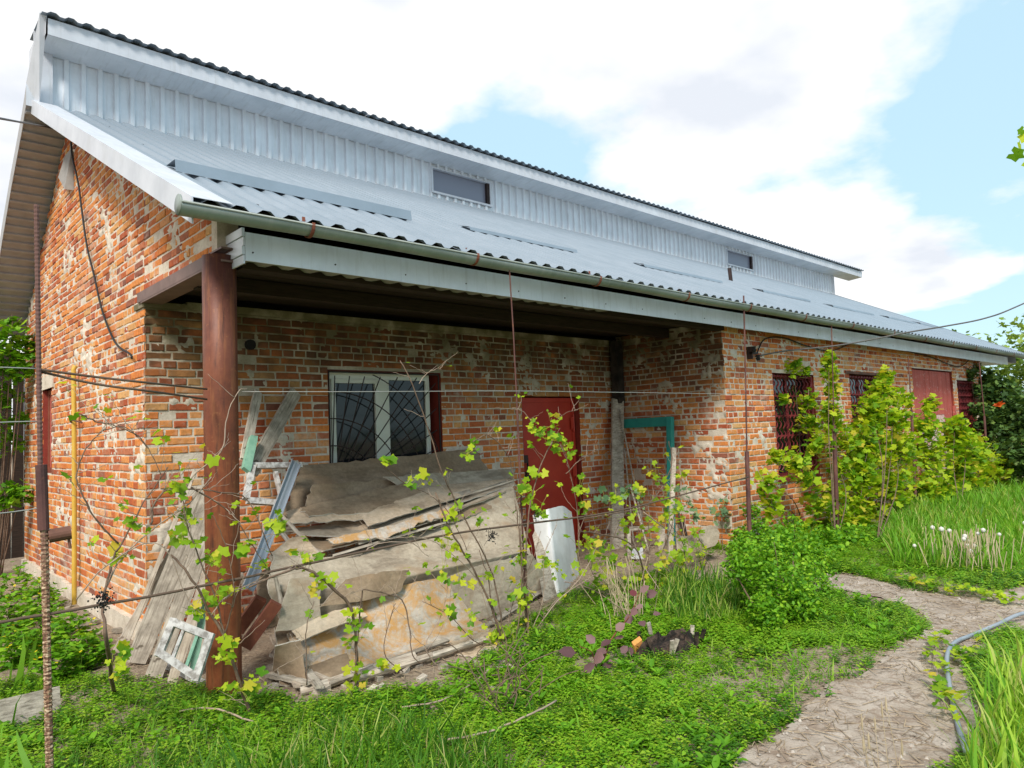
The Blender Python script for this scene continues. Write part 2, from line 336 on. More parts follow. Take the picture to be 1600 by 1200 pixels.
def leafm(name, stops, trans=.35, rough=.55, obj=False):
    m = bpy.data.materials.new(name); m.use_nodes = True; t = m.node_tree; t.nodes.clear()
    o = N(t, 'ShaderNodeOutputMaterial'); d = N(t, 'ShaderNodeBsdfPrincipled'); tr = N(t, 'ShaderNodeBsdfTranslucent'); mxs = N(t, 'ShaderNodeMixShader')
    d.inputs['Roughness'].default_value = rough; d.inputs['Specular IOR Level'].default_value = .25
    at_ = N(t, 'ShaderNodeAttribute'); at_.attribute_name = 'rnd'; oi = N(t, 'ShaderNodeObjectInfo')
    ad = N(t, 'ShaderNodeMath', operation='ADD'); fr = N(t, 'ShaderNodeMath', operation='FRACT')
    t.links.new(at_.outputs['Fac'], ad.inputs[0]); t.links.new(oi.outputs['Random'], ad.inputs[1]); t.links.new(ad.outputs[0], fr.inputs[0])
    r = N(t, 'ShaderNodeValToRGB'); e = r.color_ramp.elements
    while len(e) < len(stops): e.new(.5)
    for k, (p, c) in enumerate(stops): e[k].position = p; e[k].color = (*c, 1)
    t.links.new(fr.outputs[0], r.inputs[0])
    t.links.new(r.outputs[0], d.inputs['Base Color'])
    br = N(t, 'ShaderNodeMixRGB', blend_type='MULTIPLY'); br.inputs[0].default_value = 1; br.inputs[2].default_value = (1.35, 1.25, .6, 1)
    t.links.new(r.outputs[0], br.inputs[1]); t.links.new(br.outputs[0], tr.inputs[0])
    mxs.inputs[0].default_value = trans; t.links.new(d.outputs[0], mxs.inputs[1]); t.links.new(tr.outputs[0], mxs.inputs[2]); t.links.new(mxs.outputs[0], o.inputs[0])
    return m
M_vleaf = leafm('young_vine_leaf', [(0, (.10,.27,.015)), (.25, (.22,.40,.018)), (.55, (.36,.53,.02)), (.85, (.52,.63,.035)), (1, (.62,.50,.06))], .5)
M_gleaf = leafm('shrub_leaf', [(0, (.07,.22,.012)), (.4, (.13,.33,.015)), (.75, (.21,.44,.02)), (1, (.32,.52,.03))], .35)
M_cover = leafm('chickweed_leaf', [(0, (.05,.16,.008)), (.4, (.105,.28,.010)), (.8, (.17,.38,.015)), (1, (.30,.45,.03))], .3)
M_grass = leafm('grass_blade', [(0, (.04,.13,.012)), (.35, (.10,.26,.018)), (.7, (.18,.38,.03)), (.93, (.32,.46,.07)), (1, (.48,.42,.20))], .35)
M_grassy = leafm('sunny_grass_blade', [(0, (.11,.30,.02)), (.5, (.21,.43,.025)), (.9, (.33,.50,.05)), (1, (.50,.46,.2))], .35)
M_dleaf = leafm('dark_tree_leaf', [(0, (.03,.075,.02)), (.5, (.06,.13,.03)), (.85, (.11,.20,.045)), (1, (.18,.28,.06))], .25)
M_blleaf = leafm('grey_green_leaf', [(0, (.07,.15,.07)), (.6, (.13,.24,.11)), (1, (.22,.34,.16))], .25)
M_purple = leafm('purple_leaf', [(0, (.10,.045,.055)), (.5, (.18,.10,.11)), (.8, (.26,.16,.16)), (1, (.14,.02,.03))], .25)
M_yflower = leafm('yellow_petal', [(0, (.65,.50,.01)), (1, (.75,.62,.03))], .3)
M_puff = Mt('dandelion_puff', .9).col((.6,.6,.56)).m
# ================================================================== ground
def sm(a, b, x): t = np.clip((x-a)/(b-a), 0, 1); return t*t*(3-2*t)
def gz(x, y):
    x = np.asarray(x, float); y = np.asarray(y, float)
    h = .10*sm(4, 8, x)*sm(-3.4, -1.6, y)+.03*(fbm(x*.9+9, y*.9+5, 3)-.5)*sm(.0, 2, np.abs(x)+np.abs(y+1))
    near = (np.abs(x-2) < 30) & (np.abs(y) < 30)
    return np.where(near, h+.018*(fbm(x*6, y*6, 8)-.5), h+.6*(fbm(x*.05, y*.05, 4)-.5)*sm(40, 120, np.hypot(x, y)))
gx = np.concatenate([-np.geomspace(400, 6.3, 22), np.linspace(-6, 24, 360), np.geomspace(24.5, 400, 24)])
gy = np.concatenate([-np.geomspace(400, 8.3, 20), np.linspace(-8, 9, 240), np.geomspace(9.4, 400, 24)])
X, Y = np.meshgrid(gx, gy, indexing='ij'); Z = gz(X, Y)
a, b = X.shape; I = np.arange(a*b).reshape(a, b)
Fq = np.stack([I[:-1,:-1], I[1:,:-1], I[1:,1:], I[:-1,1:]], -1).reshape(-1, 4)
m_ = Mt('soil', .95, .1); c = m_.ramp(m_.noise(1.6, 6, .65), [(.3, (.19,.145,.105)), (.5, (.29,.225,.17)), (.7, (.38,.31,.24))])
c = m_.mix(m_.ramp(m_.noise(38, 4, .65), [(.5, 0), (.62, .6)]), c, (.46,.38,.28)); c = m_.mix(m_.ramp(m_.noise(22, 4), [(.3, .7), (.42, 0)]), c, (.10,.07,.05))
m_.col(c); m_.bump(m_.noise(30, 6, .7), .9, .02); M_soil = m_.m
tag(link('ground', np_mesh('ground', np.stack([X, Y, Z], -1).reshape(-1, 3), Fq, M_soil, None, True)), kind='structure')
# path: polygon measured on the ground
PATHPX = [(1060,1260),(1130,1200),(1210,1150),(1290,1075),(1340,1060),(1400,1012),(1452,982),(1440,958),(1385,938),(1330,925),(1265,915),(1290,898),(1350,902),(1420,922),(1500,934),(1560,928),(1640,905),(1660,1000),(1560,985),(1530,1000),(1520,1050),(1530,1120),(1510,1160),(1480,1220),(1400,1300),(1200,1320)]
PATH = [tuple(at(u, v, z=0)[:2]) for u, v in PATHPX]
mask = inpoly(X, Y, PATH)
px = np.linspace(0.6, 8.5, 300); py = np.linspace(-6.4, -2.9, 150); PX, PY = np.meshgrid(px, py, indexing='ij')
w1 = fbm(PX*5, PY*5, 21)-.5; w2 = fbm(PX*5+40, PY*5, 22)-.5
pm = inpoly(PX+w1*.12, PY+w2*.12, PATH); I = np.arange(PX.size).reshape(PX.shape)
cell = pm[:-1,:-1] & pm[1:,:-1] & pm[1:,1:] & pm[:-1,1:]
Fp = np.stack([I[:-1,:-1], I[1:,:-1], I[1:,1:], I[:-1,1:]], -1)[cell]
m_ = Mt('worn_concrete_path', .92, .15); c = m_.ramp(m_.noise(2.3, 6, .62), [(.3, (.27,.215,.17)), (.5, (.40,.34,.285)), (.7, (.50,.44,.385))])
c = m_.mix(m_.ramp(m_.noise(7, 6, .72, dist=1.5), [(.5, 0), (.60, .65)]), c, (.22,.155,.11)); c = m_.mix(m_.ramp(m_.noise(70, 3), [(.58, 0), (.68, .5)]), c, (.16,.12,.09))
cr_ = N(m_.t, 'ShaderNodeTexVoronoi', feature='DISTANCE_TO_EDGE'); cr_.inputs['Scale'].default_value = 1.3
nv = N(m_.t, 'ShaderNodeTexNoise'); nv.inputs['Scale'].default_value = 3; m_.L(m_.coord(), nv.inputs[0]); va = N(m_.t, 'ShaderNodeVectorMath', operation='ADD'); m_.L(m_.coord(), va.inputs[0]); m_.L(nv.outputs[1], va.inputs[1]); m_.L(va.outputs[0], cr_.inputs['Vector'])
c = m_.mix(m_.ramp(cr_.outputs['Distance'], [(.003, .5), (.010, 0)]), c, (.10,.075,.055))
m_.col(c); m_.bump(m_.noise(18, 6, .72), .7, .02)
tag(link('path', np_mesh('path', np.stack([PX, PY, gz(PX, PY)+.006+.01*fbm(PX*3, PY*3, 31)], -1).reshape(-1, 3), Fp, m_.m, None, True)), kind='structure')
# ================================================================== the brick house
house = empty('brick_house', (0, 0, 0), 'long red brick outbuilding with zinc sheet roof, raised clerestory and a corner porch', 'house')
D = 1.76; XR = 6.48; XE = 18.4; YB = 5.55; CH = .075
def roofz(y): return 3.13+.495*(y+2.22)            # underside line of the front roof sheet
def backz(y): return 5.66-.79*(y-3.05)
BR = []                                              # every brick: (wall index, 8 verts+..., size in photo)
def brick_geo(o, ud, nd, u0, u1, z0, z1, pr):
    """front face proud by pr, bevelled and slightly irregular"""
    j = lambda q: random.uniform(-q, q); e = .007
    def P(u, z, n): return (o[0]+ud[0]*u+nd[0]*n, o[1]+ud[1]*u+nd[1]*n, o[2]+z)
    v = [P(u, z, -.012) for u, z in ((u0, z0), (u1, z0), (u1, z1), (u0, z1))]
    v += [P(u+j(.002), z+j(.002), pr-.005) for u, z in ((u0, z0), (u1, z0), (u1, z1), (u0, z1))]
    v += [P(u+j(.004), z+j(.003), pr+j(.0025)) for u, z in ((u0+e, z0+e), (u1-e, z0+e), (u1-e, z1-e), (u0+e, z1-e))]
    f = [(8,9,10,11)]
    for a in (0, 4):
        for k in range(4): k2 = (k+1) % 4; f.append((a+k, a+k2, a+4+k2, a+4+k))
    return v, f
def wall(name, o, ud, nd, U, top, holes=(), moss_shade=False, zb=0.0, seed=1, res=.022, patch=.0, hidden=None, solid=True, skip=None):
    """o: origin, ud: direction along, nd: outward normal. top(u) gives the wall head. returns part object + registers bricks"""
    rs = random.Random(seed)
    mm, bm = (M_mort_moss_shade, M_brick_moss_shade) if moss_shade else (M_mort, M_brick)
    # mortar bed: a rough sheet, recessed in the joints, smeared over the brick faces where the patches are
    us = set(np.round(np.linspace(0, U, max(2, int(U/res))), 4)); zt = max(top(0), top(U), max(top(u) for u in np.linspace(0, U, 40)))
    zs = set(np.round(np.linspace(zb, zt, int((zt-zb)/res)), 4))
    for (a, b, c_, d) in holes: us |= {a, b}; zs |= {c_, d}
    us = np.array(sorted(u for u in us if 0 <= u <= U)); zs = np.array(sorted(z for z in zs if zb <= z <= zt))
    Ug, Zg = np.meshgrid(us, zs, indexing='ij'); T = np.array([top(u) for u in us])[:, None]*np.ones_like(Zg)
    okc = np.ones((len(us)-1, len(zs)-1), bool); uc = (us[1:]+us[:-1])/2; zc = (zs[1:]+zs[:-1])/2
    UC, ZC = np.meshgrid(uc, zc, indexing='ij')
    for (a, b, c_, d) in holes: okc &= ~((UC > a) & (UC < b) & (ZC > c_) & (ZC < d))
    okc &= ZC < (T[1:, 1:]+.02)
    pz = fbm(Ug*2.7+seed*7.3, Zg*3.3+seed*3.1, seed, 5); pf = fbm(Ug*13, Zg*13, seed+50, 3)
    smear = sm(.60-patch, .68-patch, pz*.42+pf*.33+fbm(Ug*26, Zg*34, seed+80, 2)*.25)
    n = -.0055+.006*(pf-.5)+smear*(.017+.006*(fbm(Ug*30, Zg*30, seed+9, 2)-.5))
    edge = np.zeros_like(n, bool)
    for (a, b, c_, d) in holes: edge |= (Ug > a-.001) & (Ug < b+.001) & (Zg > c_-.001) & (Zg < d+.001)
    n = np.where(edge, -.006, n)
    Zk = np.minimum(Zg, T)
    V = np.stack([o[0]+ud[0]*Ug+nd[0]*n, o[1]+ud[1]*Ug+nd[1]*n, o[2]+Zk], -1).reshape(-1, 3)
    I = np.arange(Ug.size).reshape(Ug.shape); Fw = np.stack([I[:-1,:-1], I[1:,:-1], I[1:,1:], I[:-1,1:]], -1)[okc]
    if nd[0]*ud[1]-nd[1]*ud[0] > 0: Fw = Fw[:, ::-1]
    w = link(name, np_mesh(name, V, Fw, mm, None, True), house); w['label'] = name.replace('_', ' ')
    k = 0; z = zb+.004
    while z+CH-.010 < zt+.03:
        z0, z1 = z, z+CH-.0145; kind = rs.choice([0, 0, 1, 2]); off = [0, -.13, -.065, -.195][k % 4]+rs.uniform(-.02, .02); u = off
        while u < U:
            L = .12 if kind == 1 or (kind == 2 and rs.random() < .5) else .25
            if rs.random() < .05: L = .18
            a, b = max(u, 0)+.0, min(u+L-.0145, U)
            u += L+rs.uniform(-.002, .004)
            segs = [(a, b)]
            for (ha, hb, hc, hd) in holes:
                if z1 > hc+.012 and z0 < hd-.012:
                    ns = []
                    for (p, q) in segs:
                        if q <= ha or p >= hb: ns.append((p, q)); continue
                        if p < ha-.03: ns.append((p, ha))
                        if q > hb+.03: ns.append((hb, q))
                    segs = ns
            for (p, q) in segs:
                if q-p < .035 or z1 > top((p+q)/2)+.02: continue
                if skip and skip((p+q)/2, z0): continue
                tz = rs.uniform(-.003, .003)
                v, f = brick_geo(o, ud, nd, p, q, z0+tz, z1+tz, rs.uniform(-.004, .006) - (.012 if rs.random() < .03 else 0))
                BR.append((w, bm, v, f, rs.random(), hidden((p+q)/2, z0) if hidden else False))
        z += CH; k += 1
    return w
# window / door openings (u measured from each wall's origin)
PW = (1.745, 3.20, .98, 2.367); PD = (4.50, 5.605, -.02, 2.11)
LW1 = (7.79-XR, 9.11-XR, .82, 2.345); LW2 = (10.48-XR, 11.85-XR, .82, 2.40); RD = (13.55-XR, 16.08-XR, .08, 2.60); LW3 = (16.40-XR, 17.72-XR, .86, 2.42)
GW = (3.78, 4.33, 1.37, 2.43)
gt = lambda y: min(roofz(y)-.02, backz(y)-.35)
def gable_top(y): return min(roofz(y)-.06, 5.42-.79*(y-3.05) if y > 3.05 else 9)
w_g = wall('gable_wall', (0, 0, 0), (0, 1), (-1, 0), YB, gable_top, [GW], seed=3, patch=-.012)
w_gu = wall('gable_wall_over_beam', (0, -1.62, 0), (0, 1), (-1, 0), 1.62, lambda u: roofz(u-1.62)-.06, zb=2.99, seed=9)
w_p = wall('porch_wall', (0, 0, 0), (1, 0), (0, -1), XR, lambda u: 2.86, [PW, PD], moss_shade=True, seed=5, patch=.004)
w_r = wall('porch_return_wall', (XR, 0, 0), (0, -1), (-1, 0), D, lambda u: 2.99, moss_shade=True, seed=6, patch=.035)
w_f = wall('front_wall', (XR, -D, 0), (1, 0), (0, -1), XE-XR, lambda u: 2.95, [LW1, LW2, RD, LW3], seed=8, res=.03, patch=-.005)
w_e = wall('end_wall', (XE, -D, 0), (0, 1), (1, 0), D+YB, lambda u: min(roofz(u-D), 9 if u-D < 3.05 else 5.46-.79*(u-D-3.05))-.03, seed=11, res=.2)
w_b = wall('back_wall', (XE, YB, 0), (-1, 0), (0, 1), XE, lambda u: 3.4, seed=12, res=.3, skip=lambda u, z: True)
# bricks: the 300 that show largest are objects, the rest one piece per wall
def bsize(b):
    c = [sum(p[i] for p in b[2][8:12])/4 for i in range(3)]; u, v, f = proj(c)
    if f < .3 or not (-20 < u < 1620 and -20 < v < 1220) or b[5]: return 0
    p = [proj(q) for q in b[2][8:12]]
    return abs((p[2][0]-p[0][0])*(p[3][1]-p[1][1])-(p[3][0]-p[1][0])*(p[2][1]-p[0][1]))/2
def covered(b):   # behind the sheet pile, the column or the eaves
    c = b[2][8]; u, v, f = proj(c)
    return (430 < u < 830 and v > 700) or (322 < u < 378) or (b[0] is w_p and v > 990) or (b[0] is w_g and u < 60) or (b[0] in (w_e, w_b)) or (b[0] is w_gu and v < 360)
order = sorted([k for k in range(len(BR)) if not covered(BR[k])], key=lambda k: -bsize(BR[k]))[:300]; big = set(order); rest = {}
for k, (w, bm, v, f, r, hid) in enumerate(BR):
    if k in big:
        q = MB(); q.cur = r; q.add(v, f); q.build('brick', bm, w)
    else:
        q = rest.setdefault(w.name, (w, bm, MB()))[2]; q.cur = r; q.add(v, f)
for w, bm, q in rest.values(): tag(q.build('brickwork', bm, w), kind='stuff')
BR = None
def part(name, mat, fn, parent=house, label=None, smooth=False, kind=None):
    m = MB(); fn(m); return tag(m.build(name, mat, parent, smooth), label, kind=kind)
# solid cores behind the faces
def core(m):
    m.box((.30, .30, -.1), (XE-.3, YB-.02, 3.3)); m.box((XR+.25, -D+.25, -.1), (XE-.3, .3, 2.93))
part('wall_core', M_dark, core)
def reveal(m, o, ud, nd, h, dep):
    a, b, c_, d = h
    def P(u, z, n): return (o[0]+ud[0]*u-nd[0]*n, o[1]+ud[1]*u-nd[1]*n, z)
    for (p, q) in (((a, c_), (a, d)), ((b, d), (b, c_)), ((a, d), (b, d)), ((b, c_), (a, c_))):
        m.add([P(*p, .0), P(*q, .0), P(*q, dep), P(*p, dep)], [(0, 1, 2, 3)])
part('window_reveal', M_reveal, lambda m: reveal(m, (0, 0), (1, 0), (0, -1), PW, .26))
part('door_reveal', M_reveal, lambda m: reveal(m, (0, 0), (1, 0), (0, -1), PD, .26))
for h in (LW1, LW2, LW3): part('window_reveal', M_reveal, lambda m: reveal(m, (XR, -D), (1, 0), (0, -1), h, .24))
part('doorway_reveal', M_reveal, lambda m: reveal(m, (XR, -D), (1, 0), (0, -1), RD, .24))
part('window_reveal', M_reveal, lambda m: reveal(m, (0, 0), (0, 1), (-1, 0), GW, .2))
# mortar bed, plinth, top band
def plinth(m):
    for k in range(26):
        y0 = k*.214; m.box((-.035-.02*vnoise(np.float64(k*.7), np.float64(2.2), 3), y0-.03, -.1), (.02, y0+.214-.03, .13+.05*float(vnoise(np.float64(k*.5), np.float64(1), 4))))
part('plinth', M_mort, plinth)
part('mortar_bed', M_mort_moss_shade, lambda m: (m.box((-.015, -.03, 2.855), (.35, .25, 2.905)), m.box((.35, -.02, 2.862), (XR, .2, 2.93))), label='rough mortar course on top of the porch wall')
# porch wall window
pw = part('window', M_pvc, lambda m: (m.box((PW[0]+.03, .115, PW[2]), (PW[0]+.09, .175, PW[3]-.02)), m.box((PW[1]-.14, .115, PW[2]), (PW[1]-.085, .175, PW[3]-.02)),
    m.box((PW[0]+.09, .115, PW[3]-.085), (PW[1]-.14, .175, PW[3]-.02)), m.box((2.42, .11, PW[2]), (2.555, .17, PW[3]-.085)), m.box((PW[0]+.09, .115, PW[2]), (2.42, .175, PW[2]+.07)), m.box((2.555, .115, PW[2]), (PW[1]-.14, .175, PW[2]+.07))), label='white plastic two-light window')
part('sash', M_pvc, lambda m: (m.box((PW[0]+.093, .10, PW[2]+.07), (PW[0]+.14, .16, PW[3]-.13)), m.box((2.37, .10, PW[2]+.07), (2.417, .16, PW[3]-.13)), m.box((PW[0]+.093, .10, PW[3]-.13), (2.417, .16, PW[3]-.088)), m.box((PW[0]+.093, .10, PW[2]+.071), (2.417, .16, PW[2]+.12))), pw)
part('pane', M_pane, lambda m: m.box((PW[0]+.14, .128, PW[2]+.12), (2.37, .136, PW[3]-.13)), pw)
part('pane', M_pane, lambda m: m.box((2.555, .138, PW[2]+.07), (PW[1]-.14, .146, PW[3]-.085)), pw)
m_ = Mt('old_curtain', .9); m_.col(m_.ramp(m_.noise(7, 3, vec=m_.scaled((9, 1, .4))), [(.35, (.02,.02,.025)), (.6, (.09,.085,.08))])); M_curt = m_.m
part('curtain', M_curt, lambda m: m.add([(PW[0]+.1+i*.03, .19+(.012 if i % 2 else 0), z) for z in (PW[2], PW[3]-.1) for i in range(42)], [(i, i+1, i+43, i+42) for i in range(41)]), pw)
def grille(m):
    cx, cz = PW[0]+.02, PW[2]-.02; W_, H_ = PW[1]-PW[0]-.04, PW[3]-PW[2]
    y = .02
    for k in range(12):
        an = math.radians(87-k*7.3); c_, s_ = math.cos(an), math.sin(an)
        t = min((W_)/max(c_, 1e-3), H_/max(s_, 1e-3)); r0 = .12
        m.tube([(cx+c_*r0, y, cz+s_*r0), (cx+c_*t*.97, y, cz+s_*t*.97)], .0065, 5)
    for r in (.36, .62, .90, 1.18, 1.46):
        pts = []
        for k in range(31):
            an = math.radians(90*k/30); x, z = r*math.cos(an), r*math.sin(an)
            if x < W_ and z < H_: pts.append((cx+x, y-.012, cz+z))
        if len(pts) > 1: m.tube(pts, .0065, 5)
    for z in (cz+.03, PW[3]-.02): m.tube([(cx, y, z), (cx+W_, y, z)], .009, 4)
    for x in (cx, cx+W_): m.tube([(x, y, cz), (x, y, PW[3]-.02)], .009, 4)
part('grille', M_grille, grille, pw, label='black sunburst window grille')
# porch door
pd = part('door', M_door, lambda m: (m.box((4.515, .10, .01), (5.59, .14, 2.09)), m.box((4.515, .085, .01), (4.57, .10, 2.09)), m.box((5.535, .085, .01), (5.59, .10, 2.09)), m.box((4.57, .085, 2.03), (5.535, .10, 2.09))), label='red painted sheet metal door')
part('hinge', M_door, lambda m: (m.tube([(5.555, .075, 1.62), (5.555, .075, 1.86)], .014, 6), m.box((5.5, .07, 1.66), (5.55, .085, 1.82))), pd)
part('hinge', M_door, lambda m: (m.tube([(5.555, .075, .98), (5.555, .075, 1.18)], .014, 6), m.box((5.5, .07, 1.0), (5.55, .085, 1.16))), pd)
part('lock_plate', M_grille, lambda m: (m.box((4.50, .05, 1.24), (4.62, .085, 1.34)), m.tube([(4.50, .03, 1.12), (4.53, .02, 1.05), (4.57, .03, 1.12)], .012, 5), m.box((4.62, .06, 1.10), (4.635, .08, 1.30))), pd)
part('padlock', M_grille, lambda m: (m.box((4.50, -.02, 1.0), (4.58, .02, 1.09)), m.tube(curve([(4.515, 0, 1.09), (4.52, 0, 1.13), (4.56, 0, 1.13), (4.565, 0, 1.09)]), .007, 5)), pd)
part('vent_pipe', M_dark, lambda m: m.tube([(.93, -.03, 2.575), (.93, .1, 2.575)], .05, 14), label='short dark vent pipe in the porch wall')
# lattice windows of the front wall
def lattice(m, a, b, z0, z1, y):
    n = 11; 
    for i in range(n):
        x = a+(b-a)*(i+.5)/n; pts = [(x+.030*math.sin(k*math.pi/2.0+(i % 2)*0), y-.012*math.cos(k*math.pi/2), z0+(z1-z0)*k/40) for k in range(41)]
        m.tube(pts, .0085, 4)
    for k in range(6): z = z0+.02+(z1-z0-.04)*k/5; m.box((a, y+.004, z-.012), (b, y+.014, z+.012))
    for x in (a, b-.03): m.box((x, y-.01, z0), (x+.03, y+.0039, z1))
for k, (h, lb) in enumerate(((LW1, 'wide maroon lattice window nearest the porch'), (LW2, 'maroon lattice window between vines'), (LW3, 'narrow dark grilled window near the far corner'))):
    a, b, z0, z1 = XR+h[0], XR+h[1], h[2], h[3]; yy = -D
    wn = part('window', M_pvc if k == 9 else M_redgrille, lambda m: (m.box((a+.01, yy+.13, z0+.01), (a+.07, yy+.18, z1-.01)), m.box((b-.07, yy+.13, z0+.01), (b-.01, yy+.18, z1-.01)), m.box((a+.07, yy+.13, z1-.07), (b-.07, yy+.18, z1-.01)), m.box((a+.07, yy+.13, z0+.01), (b-.07, yy+.18, z0+.07)), m.box(((a+b)/2-.03, yy+.13, z0+.07), ((a+b)/2+.03, yy+.18, z1-.07))), label=lb)
    part('pane', M_pane, lambda m: m.box((a+.07, yy+.15, z0+.07), ((a+b)/2-.03, yy+.156, z1-.07)), wn); part('pane', M_pane, lambda m: m.box(((a+b)/2+.03, yy+.15, z0+.07), (b-.07, yy+.156, z1-.07)), wn)
    part('lattice', M_redgrille, lambda m: lattice(m, a+.02, b-.02, z0+.02, z1-.02, yy+.03), wn)
    part('sill', M_redgrille, lambda m: m.box((a-.03, yy-.03, z0-.035), (b+.03, yy+.10, z0-.003)), wn)
part('lintel', M_rust, lambda m: m.box((XR+LW2[0]-.16, -D-.02, LW2[3]), (XR+LW2[1]+.12, -D+.06, LW2[3]+.045)), label='rusty steel angle over the second lattice window')
gwn = part('window', M_rustred, lambda m: (m.box((.06, GW[0], GW[2]), (.10, GW[0]+.06, GW[3])), m.box((.06, GW[1]-.06, GW[2]), (.10, GW[1], GW[3])), m.box((.06, GW[0]+.06, GW[3]-.06), (.10, GW[1]-.06, GW[3])), m.box((.06, GW[0]+.06, GW[2]), (.10, GW[1]-.06, GW[2]+.06))), label='small red framed window in the gable wall')
part('shutter', M_redplank, lambda m: m.box((.075, GW[0]+.06, GW[2]+.06), (.09, GW[1]-.06, GW[3]-.06)), gwn)
part('lintel', M_mort, lambda m: m.box((-.012, GW[0]-.12, GW[3]), (.1, GW[1]+.1, GW[3]+.17)), label='rough cement lintel over the gable window')
# big plank doors
gd = part('plank_door', M_dwood, lambda m: m.box((XR+RD[0]+.02, -D+.08, .10), (XR+RD[1]-.02, -D+.10, 2.58)), label='faded red double plank door')
xs = XR+RD[0]+.02; w_ = (RD[1]-RD[0]-.04)/9
for k in range(9):
    q = MB(); q.cur = random.random(); x0 = xs+k*w_; lowtop = 1.28
    if k in (5, 6): q.box((x0+.004, -D+.045, 1.66), (x0+w_-.004, -D+.079+random.uniform(-.002, 0), 2.58))
    else: q.box((x0+.004, -D+.045+random.uniform(-.006, .004), .10), (x0+w_-.004, -D+.079, 2.58))
    q.build('plank', M_redplank, gd)
part('wicket_panel', M_pink, lambda m: m.box((xs+5*w_+.01, -D+.050, .10), (xs+7*w_-.01, -D+.079, 1.655)), gd, label='peeling pink wicket panel')
part('peeled_board', M_pink, lambda m: m.box((xs+.2, -D+.025, .12), (xs+1.35, -D+.036, 1.35)), gd)
part('handle', M_grille, lambda m: (m.box((xs+6.45*w_, -D+.02, 1.18), (xs+6.45*w_+.06, -D+.049, 1.50)), m.tube([(xs+6.45*w_+.03, -D-.01, 1.25), (xs+6.45*w_+.03, -D-.01, 1.43)], .014, 5)), gd)
part('hinge', M_redplank, lambda m: m.box((XR+RD[1]-.05, -D-.01, 1.62), (XR+RD[1]+.07, -D+.03, 1.84)), gd)
# ---- porch steel
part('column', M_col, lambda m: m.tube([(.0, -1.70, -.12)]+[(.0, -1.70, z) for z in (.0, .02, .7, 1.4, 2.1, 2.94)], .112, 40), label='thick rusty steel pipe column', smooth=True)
def beam(m):
    m.box((-.03, -1.82, 2.885), (.14, -.0, 2.90)); m.box((-.03, -1.82, 2.975), (.14, .1, 2.988)); m.box((.04, -1.82, 2.90), (.055, .0, 2.975)); m.box((-.032, -1.55, 2.90), (-.022, .09, 2.975))
part('beam', M_beam, beam, label='purple brown steel beam carrying the gable over the porch')
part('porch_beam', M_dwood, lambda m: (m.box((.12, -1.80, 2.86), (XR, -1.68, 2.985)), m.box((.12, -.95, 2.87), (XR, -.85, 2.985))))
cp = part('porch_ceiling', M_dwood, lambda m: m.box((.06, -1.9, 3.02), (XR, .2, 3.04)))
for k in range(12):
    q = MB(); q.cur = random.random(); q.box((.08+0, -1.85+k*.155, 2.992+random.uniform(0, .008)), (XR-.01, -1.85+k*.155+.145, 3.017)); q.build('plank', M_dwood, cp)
part('post_cap', M_mort, lambda m: m.box((-.02, -1.72, 2.99), (.13, -1.62, 3.30)), label='grey mortar block above the column')
# ---- fascia, soffit, gutter
FY = -2.0; fx0 = at(383, 357, y=FY).x; FX1 = 19.9
fz0, fz1 = 2.865, 3.06
L = []
x = fx0; k = 0
fa = part('fascia', M_dwood, lambda m: m.box((fx0+.01, FY+.012, fz0+.02), (FX1-.01, FY+.03, fz1)))
while x < FX1:
    x2 = min(x+1.25, FX1); q = MB(); dy = .002*(k % 2); q.box((x, FY-dy, fz0+random.uniform(-.004, .002)), (x2+.01, FY+.010-dy, fz1)); q.build('metal_sheet', M_zinc, fa); x = x2; k += 1
# screws
part('screw', M_grille, lambda m: [m.tube([(xx, FY-.006, zz_), (xx, FY+.001, zz_)], .006, 6) for xx in np.arange(fx0+.05, 12, .62) for zz_ in (fz0+.06,)], fa)
def corr_x(m, x0, x1, pitch, amp, P0, P1, duty=(.28, .20, .30, .22), th=.0):
    """trapezoid sheet: profile along x, extruded from P0(y,z,normal) to P1; amp outward along nrm"""
    xs_, h = [x0], [0]; x = x0
    while x < x1-1e-6:
        for d, hh in zip(duty, (0, 1, 1, 0)):
            x += d*pitch; 
            if x >= x1: x = x1
            xs_.append(x); h.append(hh)
            if x >= x1: break
    (ya, za), (yb, zb) = P0, P1; L_ = math.hypot(yb-ya, zb-za); ny, nz = -(zb-za)/L_, (yb-ya)/L_
    v = []
    for y, z in ((ya, za), (yb, zb)):
        for xx, hh in zip(xs_, h): v.append((xx, y+ny*amp*hh, z+nz*amp*hh))
    n = len(xs_); m.add(v, [(i, i+1, n+i+1, n+i) for i in range(n-1)])
# strip of corrugated soffit behind the fascia, over the porch only
sf = part('soffit', M_soff, lambda m: m.box((XR+.0, FY+.012, 2.935), (FX1, -D+.02, 2.95)), label='flat grey soffit over the front wall')
def soffit_corr(m):
    x0, x1 = fx0, 4.0
    corr_x(m, x0, x1, .175, .022, (FY+.012, fz0+.004), (FY+.36, fz0+.035)); 
part('porch_soffit_sheet', M_soff, soffit_corr)
part('porch_soffit_flat', M_soff, lambda m: m.box((3.9, FY+.012, fz0+.05), (XR, FY+.33, fz0+.06)))
